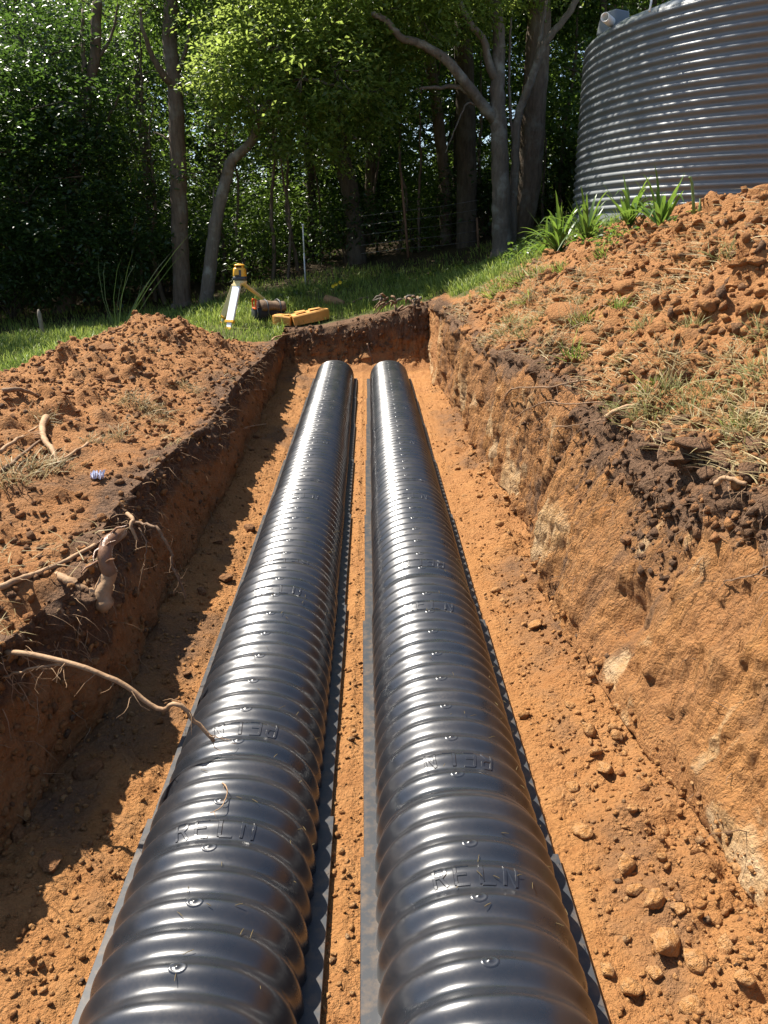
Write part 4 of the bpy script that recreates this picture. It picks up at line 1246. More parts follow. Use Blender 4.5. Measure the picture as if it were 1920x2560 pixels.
for i, (xd, yd, sc) in enumerate(((1110, 690, 1.1), (1085, 715, .9), (1130, 720, 1.0), (1160, 690, 1.1), (1185, 735, .9), (1240, 690, 1.1), (1400, 860, 1.0), (1450, 835, 1.0), (1380, 895, 1.0), (1420, 890, 1.1), (1490, 880, 1.0), (1540, 900, .9), (1620, 900, 1.1), (1640, 930, 1.0), (1570, 545, .9), (1500, 700, .8), (1640, 800, 1.0), (1590, 945, 1.0), (1290, 715, .8), (1440, 765, .8), (1575, 770, .9), (1385, 700, .8), (1640, 720, .8), (1350, 870, .9), (1250, 650, .9), (1150, 640, 1.1), (1200, 620, 1.1), (1260, 590, 1.0), (1600, 860, .9), (1530, 840, .8), (1340, 780, .7), (1100, 660, 1.0), (1180, 580, 1.0))):
    put_tuft((TUFTS + STUFT)[i % 7], xd, yd, sc, LT, GT)
for xd, yd, sc in ((1235, 765, .8), (1405, 842, .7), (1600, 925, .7), (1265, 690, .8), (1340, 660, .8), (1120, 600, 1.3), (1160, 590, 1.2), (1090, 620, 1.2), (1210, 580, 1.1), (1300, 545, 1.0), (1060, 640, 1.1), (1130, 650, .9)):
    put_tuft(rc.choice(GTUFT), xd, yd, sc, 'fresh green grass tuft on the earth slope above the trench', 'green tufts on the slope')
for xd, yd, sc in ((300, 870, .9), (330, 880, .8), (270, 860, .8), (250, 940, .7), (60, 1010, 1.0), (25, 1030, 1.0), (95, 900, .7), (190, 950, .6), (390, 830, .7), (420, 840, .6), (105, 1000, .8), (340, 905, .6)):
    put_tuft(rc.choice(STUFT), xd, yd, sc, 'flattened dry straw tuft on the low brown bank', 'straw tufts on the low bank')
# clumps of strap leaves at the tank's foot: each leaf a part
def strap_leaf(a, L, w, rise, droop, seed):
    r_ = random.Random(seed)
    V, F = [], []
    n = 7
    hd = Vector((math.cos(a), math.sin(a), 0)); sd = Vector((-hd.y, hd.x, 0))
    for i in range(n + 1):
        s_ = i / n
        out_ = s_ * L * (1 - rise) + droop * L * .30 * s_ * s_
        z = L * rise * s_ * 1.25 - droop * L * .85 * s_ ** 3
        c_ = hd * out_ + Vector((0, 0, z))
        ww = w * (1 - s_ ** 3) * (.7 + .6 * min(1, s_ * 3) * .5) + .002
        V += [c_ - sd * ww * .5 + Vector((0, 0, ww * .18)), c_, c_ + sd * ww * .5 + Vector((0, 0, ww * .18))]
    for i in range(n):
        F += [(i * 3, i * 3 + 1, i * 3 + 4, i * 3 + 3), (i * 3 + 1, i * 3 + 2, i * 3 + 5, i * 3 + 4)]
    me = mesh_of('leaf', [(V, F)]); pt_float(me, 'tone', np.full(len(V), r_.random()))
    me.materials.append(M_STRAP); me.polygons.foreach_set('use_smooth', np.ones(len(me.polygons), bool))
    return me
for k, (xd, yd, nl, sc, lab) in enumerate(((1210, 512, 26, 1.1, 'widest clump of green strap leaves, leftmost at the foot of the tank'), (1268, 520, 20, 1.0, 'upright strap leaf clump touching the widest clump by the tank'), (1357, 508, 14, 1.0, 'sparse strap leaf clump in the middle below the tank'), (1425, 500, 20, .95, 'strap leaf clump beside the edge of the red heap, below the tank'), (1180, 525, 10, .8, 'small strap leaf clump in the shade left of the widest clump'))):
    p, _n = surf_hit(xd, yd)
    Dk = (9.0, 8.6, 8.1, 7.5, 9.8)[k]; q_ = P(xd, yd, Dk); p, _n = surf_near(q_.x, q_.y, (4,)); p = p - Vector((0, 0, .02))
    root = tag(empty('strap_leaf_plant', p), lab, 'plant', 'strap leaf plants at the tank foot')
    r_ = random.Random(800 + k)
    for j in range(int(nl * 1.7)):
        me = strap_leaf(r_.uniform(0, 6.28), r_.uniform(.45, .75) * sc, r_.uniform(.036, .055), r_.uniform(.35, .85), r_.uniform(.0, .75), 900 + j + k * 40)
        o = bpy.data.objects.new('leaf', me); COL.objects.link(o); o.parent = root
p = P(1497, 470, 6.6)
root = tag(empty('flower_stalk', (p.x, p.y, G(p.x, p.y))), 'single tall bare green stalk sticking up behind the red heap', 'plant stalk')
st = [P(1499, 480, 6.6), P(1498, 430, 6.6), P(1495, 395, 6.6), P(1491, 383, 6.6), P(1488, 384, 6.6)]
t = NT('green_stalk'); t.bsdf((.13, .2, .05), .5); M_STALK = t.m
link('stem', mesh_of('stem', [tube_arrays(st, [.014, .012, .011, .010, .008], 7)]), M_STALK, root)
for xd0, xd1, y1 in ((1512, 1512, 428), (1535, 1545, 425)):
    V, F = tube_arrays([P(xd0, 470, 6.5), P((xd0 + xd1) / 2, 450, 6.5), P(xd1, y1, 6.5)], [.016, .013, .002], 4)
    link('leaf', mesh_of('leaf', [(V, F)]), M_STALK, root)
# low weeds
def weed(seed):
    r_ = np.random.RandomState(seed); n = 70
    p = r_.randn(n, 3) * np.array([.07, .07, .035]) + np.array([0, 0, .05]); p[:, 2] = np.maximum(p[:, 2], .01)
    me = leaves_mesh('weed', p, .040, seed, -.1, .6); me.materials.append(M_LEAF); return me
WEEDS = [weed(850 + k) for k in range(3)]
for xd, yd, sc in ((640, 640, 1.2), (625, 650, 1.0), (740, 622, 1.3), (715, 630, 1.2), (1130, 560, 1.6), (1165, 550, 1.5), (1105, 575, 1.3), (1240, 525, 1.3), (1320, 520, 1.4), (1300, 530, 1.3), (1390, 520, 1.2), (1340, 530, 1.2), (860, 610, 1.4), (1000, 585, 1.4), (940, 600, 1.4)):
    p = on_ground(xd, yd)
    o = empty('weed', p); o.scale = (sc,) * 3; o.rotation_euler = (0, 0, rc.uniform(0, 6))
    f_ = bpy.data.objects.new('foliage', WEEDS[rc.randrange(3)]); COL.objects.link(f_); f_.parent = o
    tag(o, 'low broad leafed weed growing in the grass below the forest', 'weed', 'low weeds in the grass')
M_YELLOW = simple_mat('yellow_petal', (.80, .55, .02), .5, .3)
p = on_ground(726, 632)
root = tag(empty('yellow_flower', p), 'small yellow flowers in the grass near the brown log', 'flower')
V, F = [], []
for dx, dz in ((0, .13), (.07, .16), (-.05, .10)):
    for k in range(6):
        a = k * math.pi / 3; c_ = p + Vector((dx, 0, dz)); o0 = len(V)
        V += [c_, c_ + Vector((math.cos(a) * .03, -.01, math.sin(a) * .03)), c_ + Vector((math.cos(a + .9) * .03, -.01, math.sin(a + .9) * .03))]; F.append((o0, o0 + 1, o0 + 2))
link('petals', mesh_of('petals', [(V, F)]), M_YELLOW, root, False)
link('stem', mesh_of('stem', [tube_arrays([p, p + Vector((dx * .5, 0, dz * .5)), p + Vector((dx, 0, dz))], [.006, .005, .004], 5) for dx, dz in ((0, .13), (.07, .16), (-.05, .10))]), M_STALK, root)
# sedge with long thin blades in the shade at the left
p = P(255, 735, 11.6); p.z = G(p.x, p.y)
me = tuft_mesh(870, 16, .08, .95, .010, M_SEDGE, .35)
o = bpy.data.objects.new('sedge_tuft', me); COL.objects.link(o); o.location = p
tag(o, 'tall thin bladed sedge in the shade behind the low heap', 'sedge')

# ---------------------------------------------------------------- roots and sticks
def woodmat(name, a, b, r=.75):
    t = NT(name); c = t.coord(); n1 = t.noise(25, 5, .65, t.mapping(c, (1, 1, 1))); n2 = t.noise(140, 4, .6, c)
    cc = t.mix(t.ramp(n1, .3, .7), a, b)
    t.bsdf(cc, r, .3, t.bump(t.math('ADD', n1, t.math('MULTIPLY', n2, .4)), .6, .006)); return t.m
M_ROOT = woodmat('pale_root', (.24, .14, .072), (.42, .27, .15))
M_ROOT_D = woodmat('brown_root', (.12, .07, .04), (.26, .16, .09))
M_ROOT_BARK = woodmat('glossy_root_bark', (.13, .068, .036), (.24, .13, .075), .28)
rr = random.Random(17)
def roughen(me, amp, freq, seed=0):
    n_ = len(me.vertices); V = np.empty(n_ * 3, np.float32); me.vertices.foreach_get('co', V); V = V.reshape(-1, 3).astype(float)
    N = np.empty(n_ * 3, np.float32); me.vertices.foreach_get('normal', N); N = N.reshape(-1, 3)
    d_ = fbm(V * freq + seed, 4, seed, .6) + .6 * fbm(V * freq * np.array([3, 3, 1]), 3, seed + 3, ridged=True)
    V = V + N * (amp * d_)[:, None]
    me.vertices.foreach_set('co', V.astype(np.float32).ravel()); me.update(); return me
def rootlets(path, n, L, r):
    out = []
    for _ in range(n):
        a = path[rr.randrange(1, len(path))]
        pts = [a]
        dr = Vector((rr.uniform(-1, 1), rr.uniform(-1, .4), rr.uniform(-.8, .5))).normalized()
        for k in range(4):
            dr = (dr + Vector((rr.uniform(-.6, .6), rr.uniform(-.6, .6), rr.uniform(-.6, .4)))).normalized()
            pts.append(pts[-1] + dr * L * rr.uniform(.15, .35))
        out.append(tube_arrays(pts, [r, r * .8, r * .6, r * .5, r * .3], 4, False))
    return out
def root_thing(pts, r0, r1, label, mat, nl=0, L=.1, wob=.004, name='tree_root', cat='root', sub=5, n=8):
    rad = [r0 + (r1 - r0) * i / (len(pts) - 1) for i in range(len(pts))]
    p, r = smooth_path(pts, rad, sub, wob, rr)
    r = [x * rr.uniform(.95, 1.05) if x < .012 else x for x in r]
    root = tag(empty(name, p[0]), label, cat)
    link('stem', roughen(mesh_of('stem', [tube_arrays(p, r, n)]), r0 * .11, .35 / r0, 5), mat, root)
    for rl in rootlets(p, nl, L, max(.0012, r1 * .3)): link('rootlet', mesh_of('rootlet', [rl]), mat, root)
    return root, p
S = lambda xd, yd, up=.01: surf_hit(xd, yd)[0] + Vector((0, 0, up))
root_thing([P(5, 1405, 2.10), P(40, 1411, 2.06), P(140, 1430, 2.03), P(250, 1470, 2.01), P(340, 1530, 1.99), P(382, 1520, 1.97), P(420, 1556, 1.97), P(462, 1602, 1.96)],   .0088, .0055, 'long pale root reaching out over the near left arch', M_ROOT, 16, .09, .003)
root_thing([P(0, 1466, 2.05), P(60, 1445, 2.04), P(150, 1436, 2.03)], .004, .003, 'thin forked rootlets below the long pale root at the left edge', M_ROOT, 10, .10)
# the broken thick root
pr = lambda xd, yd, D=2.62: P(xd, yd, D)
root, pth = root_thing([pr(262, 1150, 2.72), pr(248, 1160, 2.66), pr(232, 1174), pr(226, 1200, 2.58), pr(232, 1226, 2.57), pr(240, 1240, 2.57)], .022, .027, 'thick broken tree root with shiny bark jutting from the shaded wall', M_ROOT_BARK, 7, wob=.0, n=18, sub=6)
p2, r2_ = smooth_path([pr(240, 1234, 2.58), pr(230, 1258, 2.56), pr(221, 1285, 2.54), pr(226, 1308, 2.52), pr(232, 1318, 2.52)], [.024, .026, .030, .029, .010], 5, .0, rr)
link('broken_stump', roughen(mesh_of('broken_stump', [tube_arrays(p2, r2_, 18)]), .008, 48, 3), M_ROOT, root)
p3, r3 = smooth_path([pr(216, 1296, 2.54), pr(198, 1285, 2.53), pr(169, 1268, 2.53), pr(138, 1248, 2.55), pr(120, 1238, 2.6)], [.024, .019, .015, .012, .006], 5, .003, rr)
link('side_root', roughen(mesh_of('side_root', [tube_arrays(p3, r3, 12)]), .007, 30, 4), M_ROOT, root)
p4, r4 = smooth_path([pr(198, 1300, 2.53), pr(192, 1330, 2.5), pr(156, 1362, 2.46), pr(144, 1395, 2.44)], [.012, .010, .009, .006], 5, .002, rr)
link('side_root', mesh_of('side_root', [tube_arrays(p4, r4, 8)]), M_ROOT, root)
root_thing([P(285, 1128, 2.95), P(310, 1132, 2.92), P(338, 1140, 2.90), P(354, 1166, 2.89), P(371, 1196, 2.88), P(371, 1222, 2.87), P(386, 1252, 2.86), P(400, 1294, 2.86)], .0065, .0045, 'knotty dark root hanging down the shaded wall to the floor', M_ROOT_D, 14, .08)
root_thing([P(300, 1140, 2.95), P(318, 1180, 2.90), P(308, 1230, 2.88), P(298, 1290, 2.86)], .003, .002, 'hair thin root hanging beside the knotty dark root', M_ROOT_D, 3, .08)
root_thing([P(275, 1110, 2.95), P(288, 1122, 2.9), P(283, 1140, 2.87), P(297, 1168, 2.86)], .009, .006, 'short pale snapped root above the knotty hanging root', M_ROOT, 4, .06)
root_thing([S(3, 1268), S(45, 1252), S(87, 1238), S(146, 1209), S(203, 1183)], .0125, .0075, 'straight pale stick lying on the low bank near its edge', M_ROOT, 4, .09, .002, 'stick', 'stick')
root_thing([S(100, 905, .03), S(94, 930, .05), S(98, 967, .06), S(115, 985, .05), S(132, 1002, .01)], .020, .010, 'thick curved pale root standing out of the low bank', M_ROOT, 6, .14)
root_thing([S(2, 975), S(40, 954, .03), S(79, 927, .02)], .011, .006, 'pale root running left from the thick curved root', M_ROOT, 4, .12)
root_thing([S(2, 1016), S(47, 986, .02), S(87, 957, .03)], .010, .006, 'brown root running below the pale root at the left edge', M_ROOT_D, 4, .12)
root_thing([S(2, 852, .02), S(40, 850, .04), S(85, 851, .01)], .018, .008, 'dark root lying on the crest of the low bank at the left edge', M_ROOT_D, 6, .16)
root_thing([S(190, 955), S(150, 985, .02), S(118, 1000, .02)], .008, .004, 'thin straw coloured twig beside the thick curved root', M_ROOT, 3, .1, .004, 'stick', 'stick')
root_thing([S(520, 862, .02), S(545, 852, .04), S(582, 846, .02)], .012, .007, 'pale twig lying across the lip of the shaded wall', M_ROOT, 4, .12, .004, 'stick', 'stick')
root_thing([S(500, 945, .02), S(540, 930, .03), S(570, 915, .02)], .010, .006, 'twiggy pale stick on the lip halfway along the shaded wall', M_ROOT, 8, .14, .004, 'stick', 'stick')
root_thing([S(585, 738, .05), S(605, 735, .06), S(632, 725, .05)], .011, .007, 'pale broken stick at the corner of the end wall', M_ROOT, 3, .1, .003, 'stick', 'stick')
# right wall
def SR(xd, yd, out=.015):
    p, n_ = surf_hit(xd, yd); return p + n_ * out
root_thing([SR(1091, 872), SR(1104, 852, .04), SR(1121, 840, .05), SR(1190, 832, .05), SR(1230, 830, .04), SR(1268, 820)], .006, .004, 'thin dark root arching over the top of the sunlit wall', M_ROOT_D, 14, .16)
root_thing([SR(1105, 905), SR(1170, 880, .04), SR(1240, 870, .03), SR(1310, 868)], .004, .003, 'wiry root running below the arching root on the sunlit wall', M_ROOT_D, 14, .16)
root_thing([SR(1316, 902, .03), SR(1350, 888, .06), SR(1384, 876, .03)], .013, .010, 'pale cut stick jutting from the topsoil of the sunlit wall', M_ROOT, 0, wob=.002, name='stick', cat='stick')
root_thing([SR(1195, 925), SR(1260, 915, .04), SR(1330, 905, .03)], .0035, .002, 'hair root spread over the sunlit wall left of the cut stick', M_ROOT_D, 12, .14)
root_thing([SR(1558, 1042, .03), SR(1590, 1044, .05), SR(1620, 1040, .02)], .010, .007, 'stubby pale root under the dark sods at the right edge', M_ROOT, 4, .08)
root_thing([SR(1430, 930, .03), SR(1434, 960, .05), SR(1436, 1000, .04)], .003, .002, 'thin root dangling under the dark sods', M_ROOT_D, 6, .12)
root_thing([SR(1655, 1225, .01), SR(1620, 1240, .02), SR(1560, 1258, .01)], .0035, .002, 'thin branching root low on the sunlit wall at the right edge', M_ROOT_D, 8, .10)
root_thing([P(793, 742, 10.9), P(800, 765, 10.85), P(809, 792, 10.75)], .012, .010, 'dark stick leaning against the end wall between the arches', M_ROOT_D, 0, wob=.002, name='stick', cat='stick')
# torn roots at the top of the end wall
pc = P(868, 652, 11.15)
root = tag(empty('torn_root_clump', pc), 'dark ragged clump of torn roots on top of the end wall', 'root clump')
for k in range(26):
    a = pc + Vector((rr.uniform(-.30, .30), rr.uniform(-.10, .08), rr.uniform(-.06, .08)))
    e = a + Vector((rr.uniform(-.22, .08), rr.uniform(-.12, .02), rr.uniform(-.20, .05)))
    link('torn_root', mesh_of('torn_root', [tube_arrays([a, a.lerp(e, .5) + Vector((0, -.03, .03)), e], [.020, .015, .005], 6)]), M_ROOT_D if k % 3 else M_BARK_GREY, root)
# fine root fringe along both lips
def fringe(name, label, weight, n, seed, L, r, mat):
    p, nn, ii, rs_ = sample(weight, n, seed)
    prt = []
    for q, m in zip(p, nn):
        a = Vector(q) - Vector(m) * .01; dr = Vector(m) * .9 + Vector((rr.uniform(-.5, .5), rr.uniform(-.7, .5), rr.uniform(-.2, .5)))
        pts = [a]; LL = L * rr.uniform(.4, 1.5)
        for k in range(4):
            dr = (dr + Vector((rr.uniform(-.6, .6), rr.uniform(-.6, .6), -.35))).normalized(); pts.append(pts[-1] + dr * LL / 4)
        prt.append(tube_arrays(pts, [r, r, r * .8, r * .6, r * .3], 3, False))
    return tag(link(name, mesh_of(name, prt), mat), label, None, None, 'stuff')
toph = (zl_top - zz)[:-1, :-1].reshape(-1); tophr = (zr_top - zz)[:-1, :-1].reshape(-1)
fringe('fine_roots', 'hair roots hanging from the lip of the shaded wall', ((QR == 1) & inview & (toph < .20)) * nearw ** .5 + ((QR == 1) & inview) * .12, 620, 111, .11, .0017, M_ROOT)
fringe('fine_roots', 'hair roots hanging from the topsoil of the sunlit wall', ((QR == 3) & inview & (tophr < .28)) * nearw ** .5 + ((QR == 3) & inview) * .05, 420, 112, .11, .0016, M_ROOT_D)

# scrap of plastic on the bank
p = S(205, 1029, .0)
bm = bmesh.new(); bmesh.ops.create_grid(bm, x_segments=9, y_segments=9, size=.032)
for v in bm.verts: v.co.z = .022 + .02 * rr.uniform(-1, 1); v.co.x *= rr.uniform(.7, 1.1); v.co.y *= rr.uniform(.6, 1)
me = bpy.data.meshes.new('plastic_scrap'); bm.to_mesh(me); bm.free()
M_SCRAP = simple_mat('blue_white_plastic', (.60, .62, .74), .35, .5, var=.35, scale=60)
o = link('plastic_scrap', me, M_SCRAP, None, False); o.location = p
md = o.modifiers.new('thick', 'SOLIDIFY'); md.thickness = .002
tag(o, 'small crumpled bluish white plastic scrap on the brown bank', 'plastic scrap')
# straw specks on the near arches
prt = []
r5 = random.Random(23)
for k in range(130):
    right = r5.random() < .55
    C_, J = (CR, JR) if right else (CL, JL)
    y = r5.uniform(1.2, 4.2); x0 = np.interp(y, J, [c_[0] for c_ in C_])
    ph = r5.uniform(.25, 1.9)
    # the rib phase of the piece that lies here
    k_ = max(j for j in range(8) if J[j] <= y + 1e-6); yl = LEN - (J[min(k_ + 1, 7)] - y)
    a_ = arch_pt(ph, yl, .009); q = Vector((a_.x + x0, y, a_.z + .012)); an = r5.uniform(0, 6.28); L = r5.uniform(.004, .013)
    tv = Vector((math.cos(an) * L, math.sin(an) * L, r5.uniform(-.002, .002)))
    prt.append(tube_arrays([q - tv, q + Vector((0, 0, .001)), q + tv], [.0008, .0010, .0006], 3, False))
tag(link('straw_specks', mesh_of('straw_specks', prt), M_STRAW), 'tiny straw and dirt specks stuck on the near arches', None, None, 'stuff')

# ---------------------------------------------------------------- fence bits
M_GALV = simple_mat('pale_post', (.55, .56, .55), .5, .4, var=.15)
M_POSTW = woodmat('grey_stake', (.16, .13, .10), (.30, .26, .20))
root = tag(empty('marker_post', P(660, 612, 14.1)), 'thin white post standing at the forest edge behind the yellow case', 'post')
a, b = P(660, 618, 14.1), P(654, 487, 14.1)
link('post_shaft', mesh_of('post_shaft', [tube_arrays([a, a.lerp(b, .55)], [.013, .013], 8)]), M_GALV, root)
link('post_top', mesh_of('post_top', [tube_arrays([a.lerp(b, .55), b], [.012, .011], 8), box_arrays(b + Vector((0, 0, .01)), (.04, .03, .03))]), M_WHITE, root)
root = tag(empty('wooden_stake', P(99, 755, 11.6)), 'weathered leaning wooden stake in the shade at the left of the lawn', 'stake')
a, b = P(100, 762, 11.6), P(83, 668, 11.6)
link('stake_shaft', mesh_of('stake_shaft', [tube_arrays([a, a.lerp(b, .9), b], [.034, .032, .012], 5)]), M_POSTW, root)
root = tag(empty('wire_fence', P(880, 550, 15.2)), 'old wire fence with a rusty thin post among the trees', 'fence')
M_RUST = simple_mat('rusty_post', (.16, .09, .055), .8, .3, var=.3)
for (xa, ya, xb, yb, D_) in ((882, 556, 866, 372, 15.2), (1035, 560, 1030, 470, 15.6)):
    link('post', mesh_of('post', [tube_arrays([P(xa, ya, D_), P((xa + xb) / 2, (ya + yb) / 2, D_), P(xb, yb, D_)], [.026, .024, .022], 6)]), M_RUST, root)
M_WIRE = simple_mat('wire', (.20, .19, .18), .5, .4, .4)
for ya, yb in ((455, 432), (475, 452), (496, 474), (518, 498), (536, 520)):
    link('wire', mesh_of('wire', [tube_arrays([P(780, ya + 12, 15.1), P(875, ya, 15.2), P(955, (ya + yb) / 2 + 2, 15.4), P(1034, yb, 15.6)], [.0035] * 4, 4)]), M_WIRE, root)

# ---------------------------------------------------------------- survey gear
M_YEL = simple_mat('survey_yellow', (.78, .40, .035), .40, .45, var=.08, scale=40)
M_CASE = simple_mat('case_orange', (.52, .25, .055), .6, .35, var=.16, scale=14, bump=.2)
M_CREAM = simple_mat('cream_yellow', (.70, .58, .30), .5, .4, var=.08)
M_ALU = simple_mat('aluminium', (.86, .87, .88), .5, .5, .2, var=.05)
M_DGREY = simple_mat('dark_grey_plastic', (.055, .058, .065), .5, .45)
M_BLACK = simple_mat('black_canvas', (.018, .018, .02), .75, .3, bump=.3)
M_CANVAS = simple_mat('brown_canvas', (.17, .115, .075), .9, .2, var=.3, scale=30, bump=.5, bscale=220)
M_ORANGE = simple_mat('orange_plastic', (.75, .13, .025), .4, .45)
M_LENS = simple_mat('dark_glass', (.03, .02, .015), .1, .6)
M_STEEL = simple_mat('steel', (.5, .5, .5), .3, .5, .8)

apex = P(519, 611, 11.45)
def foot_at(xd, yd):
    p = on_ground(xd, yd); return p
f_front, f_left, f_right = foot_at(493, 713), foot_at(479, 700), foot_at(592, 664)
tri = tag(empty('tripod', (apex.x, apex.y, f_front.z)), 'bright aluminium survey tripod standing on the lawn beside the low heap', 'tripod')
hd_me = bevel_mesh(mesh_of('tripod_head', [lathe([(.0, apex.z - .02), (.085, apex.z - .02), (.095, apex.z + .005), (.095, apex.z + .03), (.05, apex.z + .04), (.0, apex.z + .04)], 24, apex)]), .001, 1)
link('tripod_head', hd_me, M_CREAM, tri)
def leg(f, w, mat, nm='leg', th=.034):
    top_ = apex + (Vector((f.x, f.y, 0)) - Vector((apex.x, apex.y, 0))).normalized() * .075 + Vector((0, 0, -.005))
    ax = (f - top_); L = ax.length; ax.normalize()
    side = ax.cross(Vector((0, 0, 1))).normalized(); fr = side.cross(ax).normalized()
    rot = Matrix((side, fr, ax)).transposed()
    def bx(a, b, sx, sy, m, name_, par):
        c_ = top_ + ax * L * (a + b) / 2
        return link(name_, bevel_mesh(mesh_of(name_, [box_arrays(c_, (sx, sy, L * (b - a)), rot)]), .004, 1), m, par, False)
    o = bx(.06, .80, w, th, mat, nm, tri)
    def sub(a, b, sx, sy, m, name_):
        k = bx(a, b, sx, sy, m, name_, None); k.parent = o; k.matrix_parent_inverse = o.matrix_world.inverted() if False else Matrix.Identity(4)
        return k
    for args in ((.0, .07, w + .004, .04, M_CREAM, 'hinge'), (.79, .845, w + .020, .05, M_YEL, 'clamp'), (.80, .95, w * .62, .026, M_ALU, 'lower_leg'), (.94, 1.0, w * .8, .04, M_YEL, 'foot')):
        k = bx(*args, None) if False else None
        c_ = top_ + ax * L * (args[0] + args[1]) / 2
        me = bevel_mesh(mesh_of(args[5], [box_arrays(c_, (args[2], args[3], L * (args[1] - args[0])), rot)]), .004, 1)
        kk = link(args[5], me, args[4], None, False)
        kk.parent = o
        kk.matrix_parent_inverse = Matrix.Identity(4)
    return o
leg(f_front, .125, M_ALU); leg(f_left, .085, M_CREAM, th=.085); leg(f_right, .055, M_CREAM)
bpy.context.view_layer.update()
# rotating laser on top
bz = apex.z + .04
las = tag(empty('laser_level', (apex.x, apex.y, bz)), 'yellow rotating laser level mounted on the bright tripod', 'laser level')
def sq(prof, c_, ex=4.0, n=28):
    V, F = [], []
    for rx, z in prof:
        for k in range(n):
            a = 2 * math.pi * k / n; ca, sa = math.cos(a), math.sin(a)
            m = (abs(ca) ** ex + abs(sa) ** ex) ** (-1 / ex)
            V.append((c_.x + rx * ca * m, c_.y + rx * sa * m, z))
    for i in range(len(prof) - 1):
        for k in range(n): F.append((i * n + k, i * n + (k + 1) % n, (i + 1) * n + (k + 1) % n, (i + 1) * n + k))
    return V, F
link('base', mesh_of('base', [sq([(.0, bz), (.088, bz), (.093, bz + .015), (.093, bz + .05), (.0, bz + .05)], apex)]), M_DGREY, las)
link('body', mesh_of('body', [sq([(.090, bz + .045), (.092, bz + .055), (.084, bz + .15), (.074, bz + .165), (.0, bz + .165)], apex)]), M_YEL, las)
link('window_panel', mesh_of('window_panel', [box_arrays(apex + Vector((.018, -.089, .04 + .095)), (.030, .012, .085)), ]), M_DGREY, las, False)
link('control_panel', mesh_of('control_panel', [box_arrays(apex + Vector((-.012, -.0915, .04 + .060)), (.085, .006, .022))]), M_LENS, las, False)
link('lens', mesh_of('lens', [sq([(.05, bz + .16), (.05, bz + .192), (.0, bz + .192)], apex, 2.2, 20)]), M_LENS, las)
for k in range(4):
    a = math.pi / 4 + k * math.pi / 2
    link('cage_post', mesh_of('cage_post', [box_arrays(apex + Vector((math.cos(a) * .07, math.sin(a) * .07, .04 + .178)), (.016, .016, .034))]), M_YEL, las, False)
link('cage_top', mesh_of('cage_top', [sq([(.0, bz + .192), (.070, bz + .192), (.068, bz + .205), (.05, bz + .214), (.0, bz + .216)], apex)]), M_YEL, las)
link('lid_knob', mesh_of('lid_knob', [sq([(.0, bz + .21), (.035, bz + .21), (.033, bz + .222), (.0, bz + .224)], apex, 2)]), M_YEL, las)

# tool bag with a saw beside the case
g0 = on_ground(556, 704); g1 = on_ground(612, 668)
yaw_ = math.atan2(g1.y - g0.y, g1.x - g0.x)
bagc = Vector(((g0.x + g1.x) / 2 - .02, (g0.y + g1.y) / 2 - .05, 0)); bagc.z = G(bagc.x, bagc.y)
bag = tag(empty('tool_bag', bagc), 'worn brown and black canvas tool bag lying on the lawn between tripod and yellow case', 'tool bag')
def bag_prof(prof, x0, x1, nm, m, par, slump=.0, n=12):
    V, F = [], []
    rz = Matrix.Rotation(.50, 3, 'Z')
    for j in range(n + 1):
        s_ = j / n; x = x0 + (x1 - x0) * s_
        for (y, z) in prof:
            zz_ = z * (1 - slump * s_) + .008 * math.sin(9 * s_ + 20 * y)
            V.append(bagc + rz @ Vector((x, y * (1 - .1 * s_) + .005 * math.sin(13 * s_ + 9 * z), zz_)))
    k = len(prof)
    for j in range(n):
        for i in range(k): F.append((j * k + i, j * k + (i + 1) % k, (j + 1) * k + (i + 1) % k, (j + 1) * k + i))
    F.append(tuple(range(k))[::-1]); F.append(tuple(n * k + i for i in range(k)))
    return link(nm, mesh_of(nm, [(V, F)]), m, par)
bag_prof([(-.12, -.02), (.12, -.02), (.135, .08), (.13, .17), (-.13, .17), (-.135, .08)], -.20, .22, 'body', M_BLACK, bag)
bag_prof([(-.14, .13), (-.138, .19), (-.10, .245), (-.04, .27), (.04, .27), (.10, .245), (.138, .19), (.14, .13), (.12, .16), (-.12, .16)], -.16, .24, 'flap', M_CANVAS, bag, .12)
rz = Matrix.Rotation(.50, 3, 'Z')
for xx_ in (-.06, .14):
    pts = [bagc + rz @ Vector((xx_, -.143, .04)), bagc + rz @ Vector((xx_, -.146, .18)), bagc + rz @ Vector((xx_, -.10, .253)), bagc + rz @ Vector((xx_, 0, .276)), bagc + rz @ Vector((xx_, .10, .25))]
    link('strap', mesh_of('strap', [tube_arrays(pts, [.012] * 5, 5)]), M_DGREY, bag)
ring = [bagc + rz @ Vector((-.215, .06 * math.cos(a) - .05, .10 + .07 * math.sin(a))) for a in np.linspace(.4, 5.2, 12)]
link('buckle_wire', mesh_of('buckle_wire', [tube_arrays(ring, [.004] * 12, 5)]), M_STEEL, bag)
link('pocket', bevel_mesh(mesh_of('pocket', [box_arrays(bagc + rz @ Vector((-.215, .03, .08)), (.05, .16, .15), rz)]), .015), M_DGREY, bag)
sawc = bagc + rz @ Vector((-.20, -.03, .20))
saw = tag(empty('hand_saw', sawc), 'hand saw with a bright orange handle tucked in the end of the tool bag', 'saw')
hp = [Vector((0, y, z)) for y, z in ((-.075, .075), (.0, .08), (.065, .07), (.075, .0), (.060, -.065), (-.01, -.075), (-.07, -.07), (-.05, .0), (-.075, .075))]
hp = [sawc + rz @ Vector((-.035, p_.y * .95, p_.z * .85 + .02)) for p_ in hp]
pp, rad_ = smooth_path(hp, [.014] * 9, 3)
link('handle', mesh_of('handle', [tube_arrays(pp, rad_, 8)]), M_ORANGE, saw)
link('blade', mesh_of('blade', [box_arrays(sawc + rz @ Vector((.10, .0, .02)), (.26, .004, .09), rz)]), M_STEEL, saw, False)

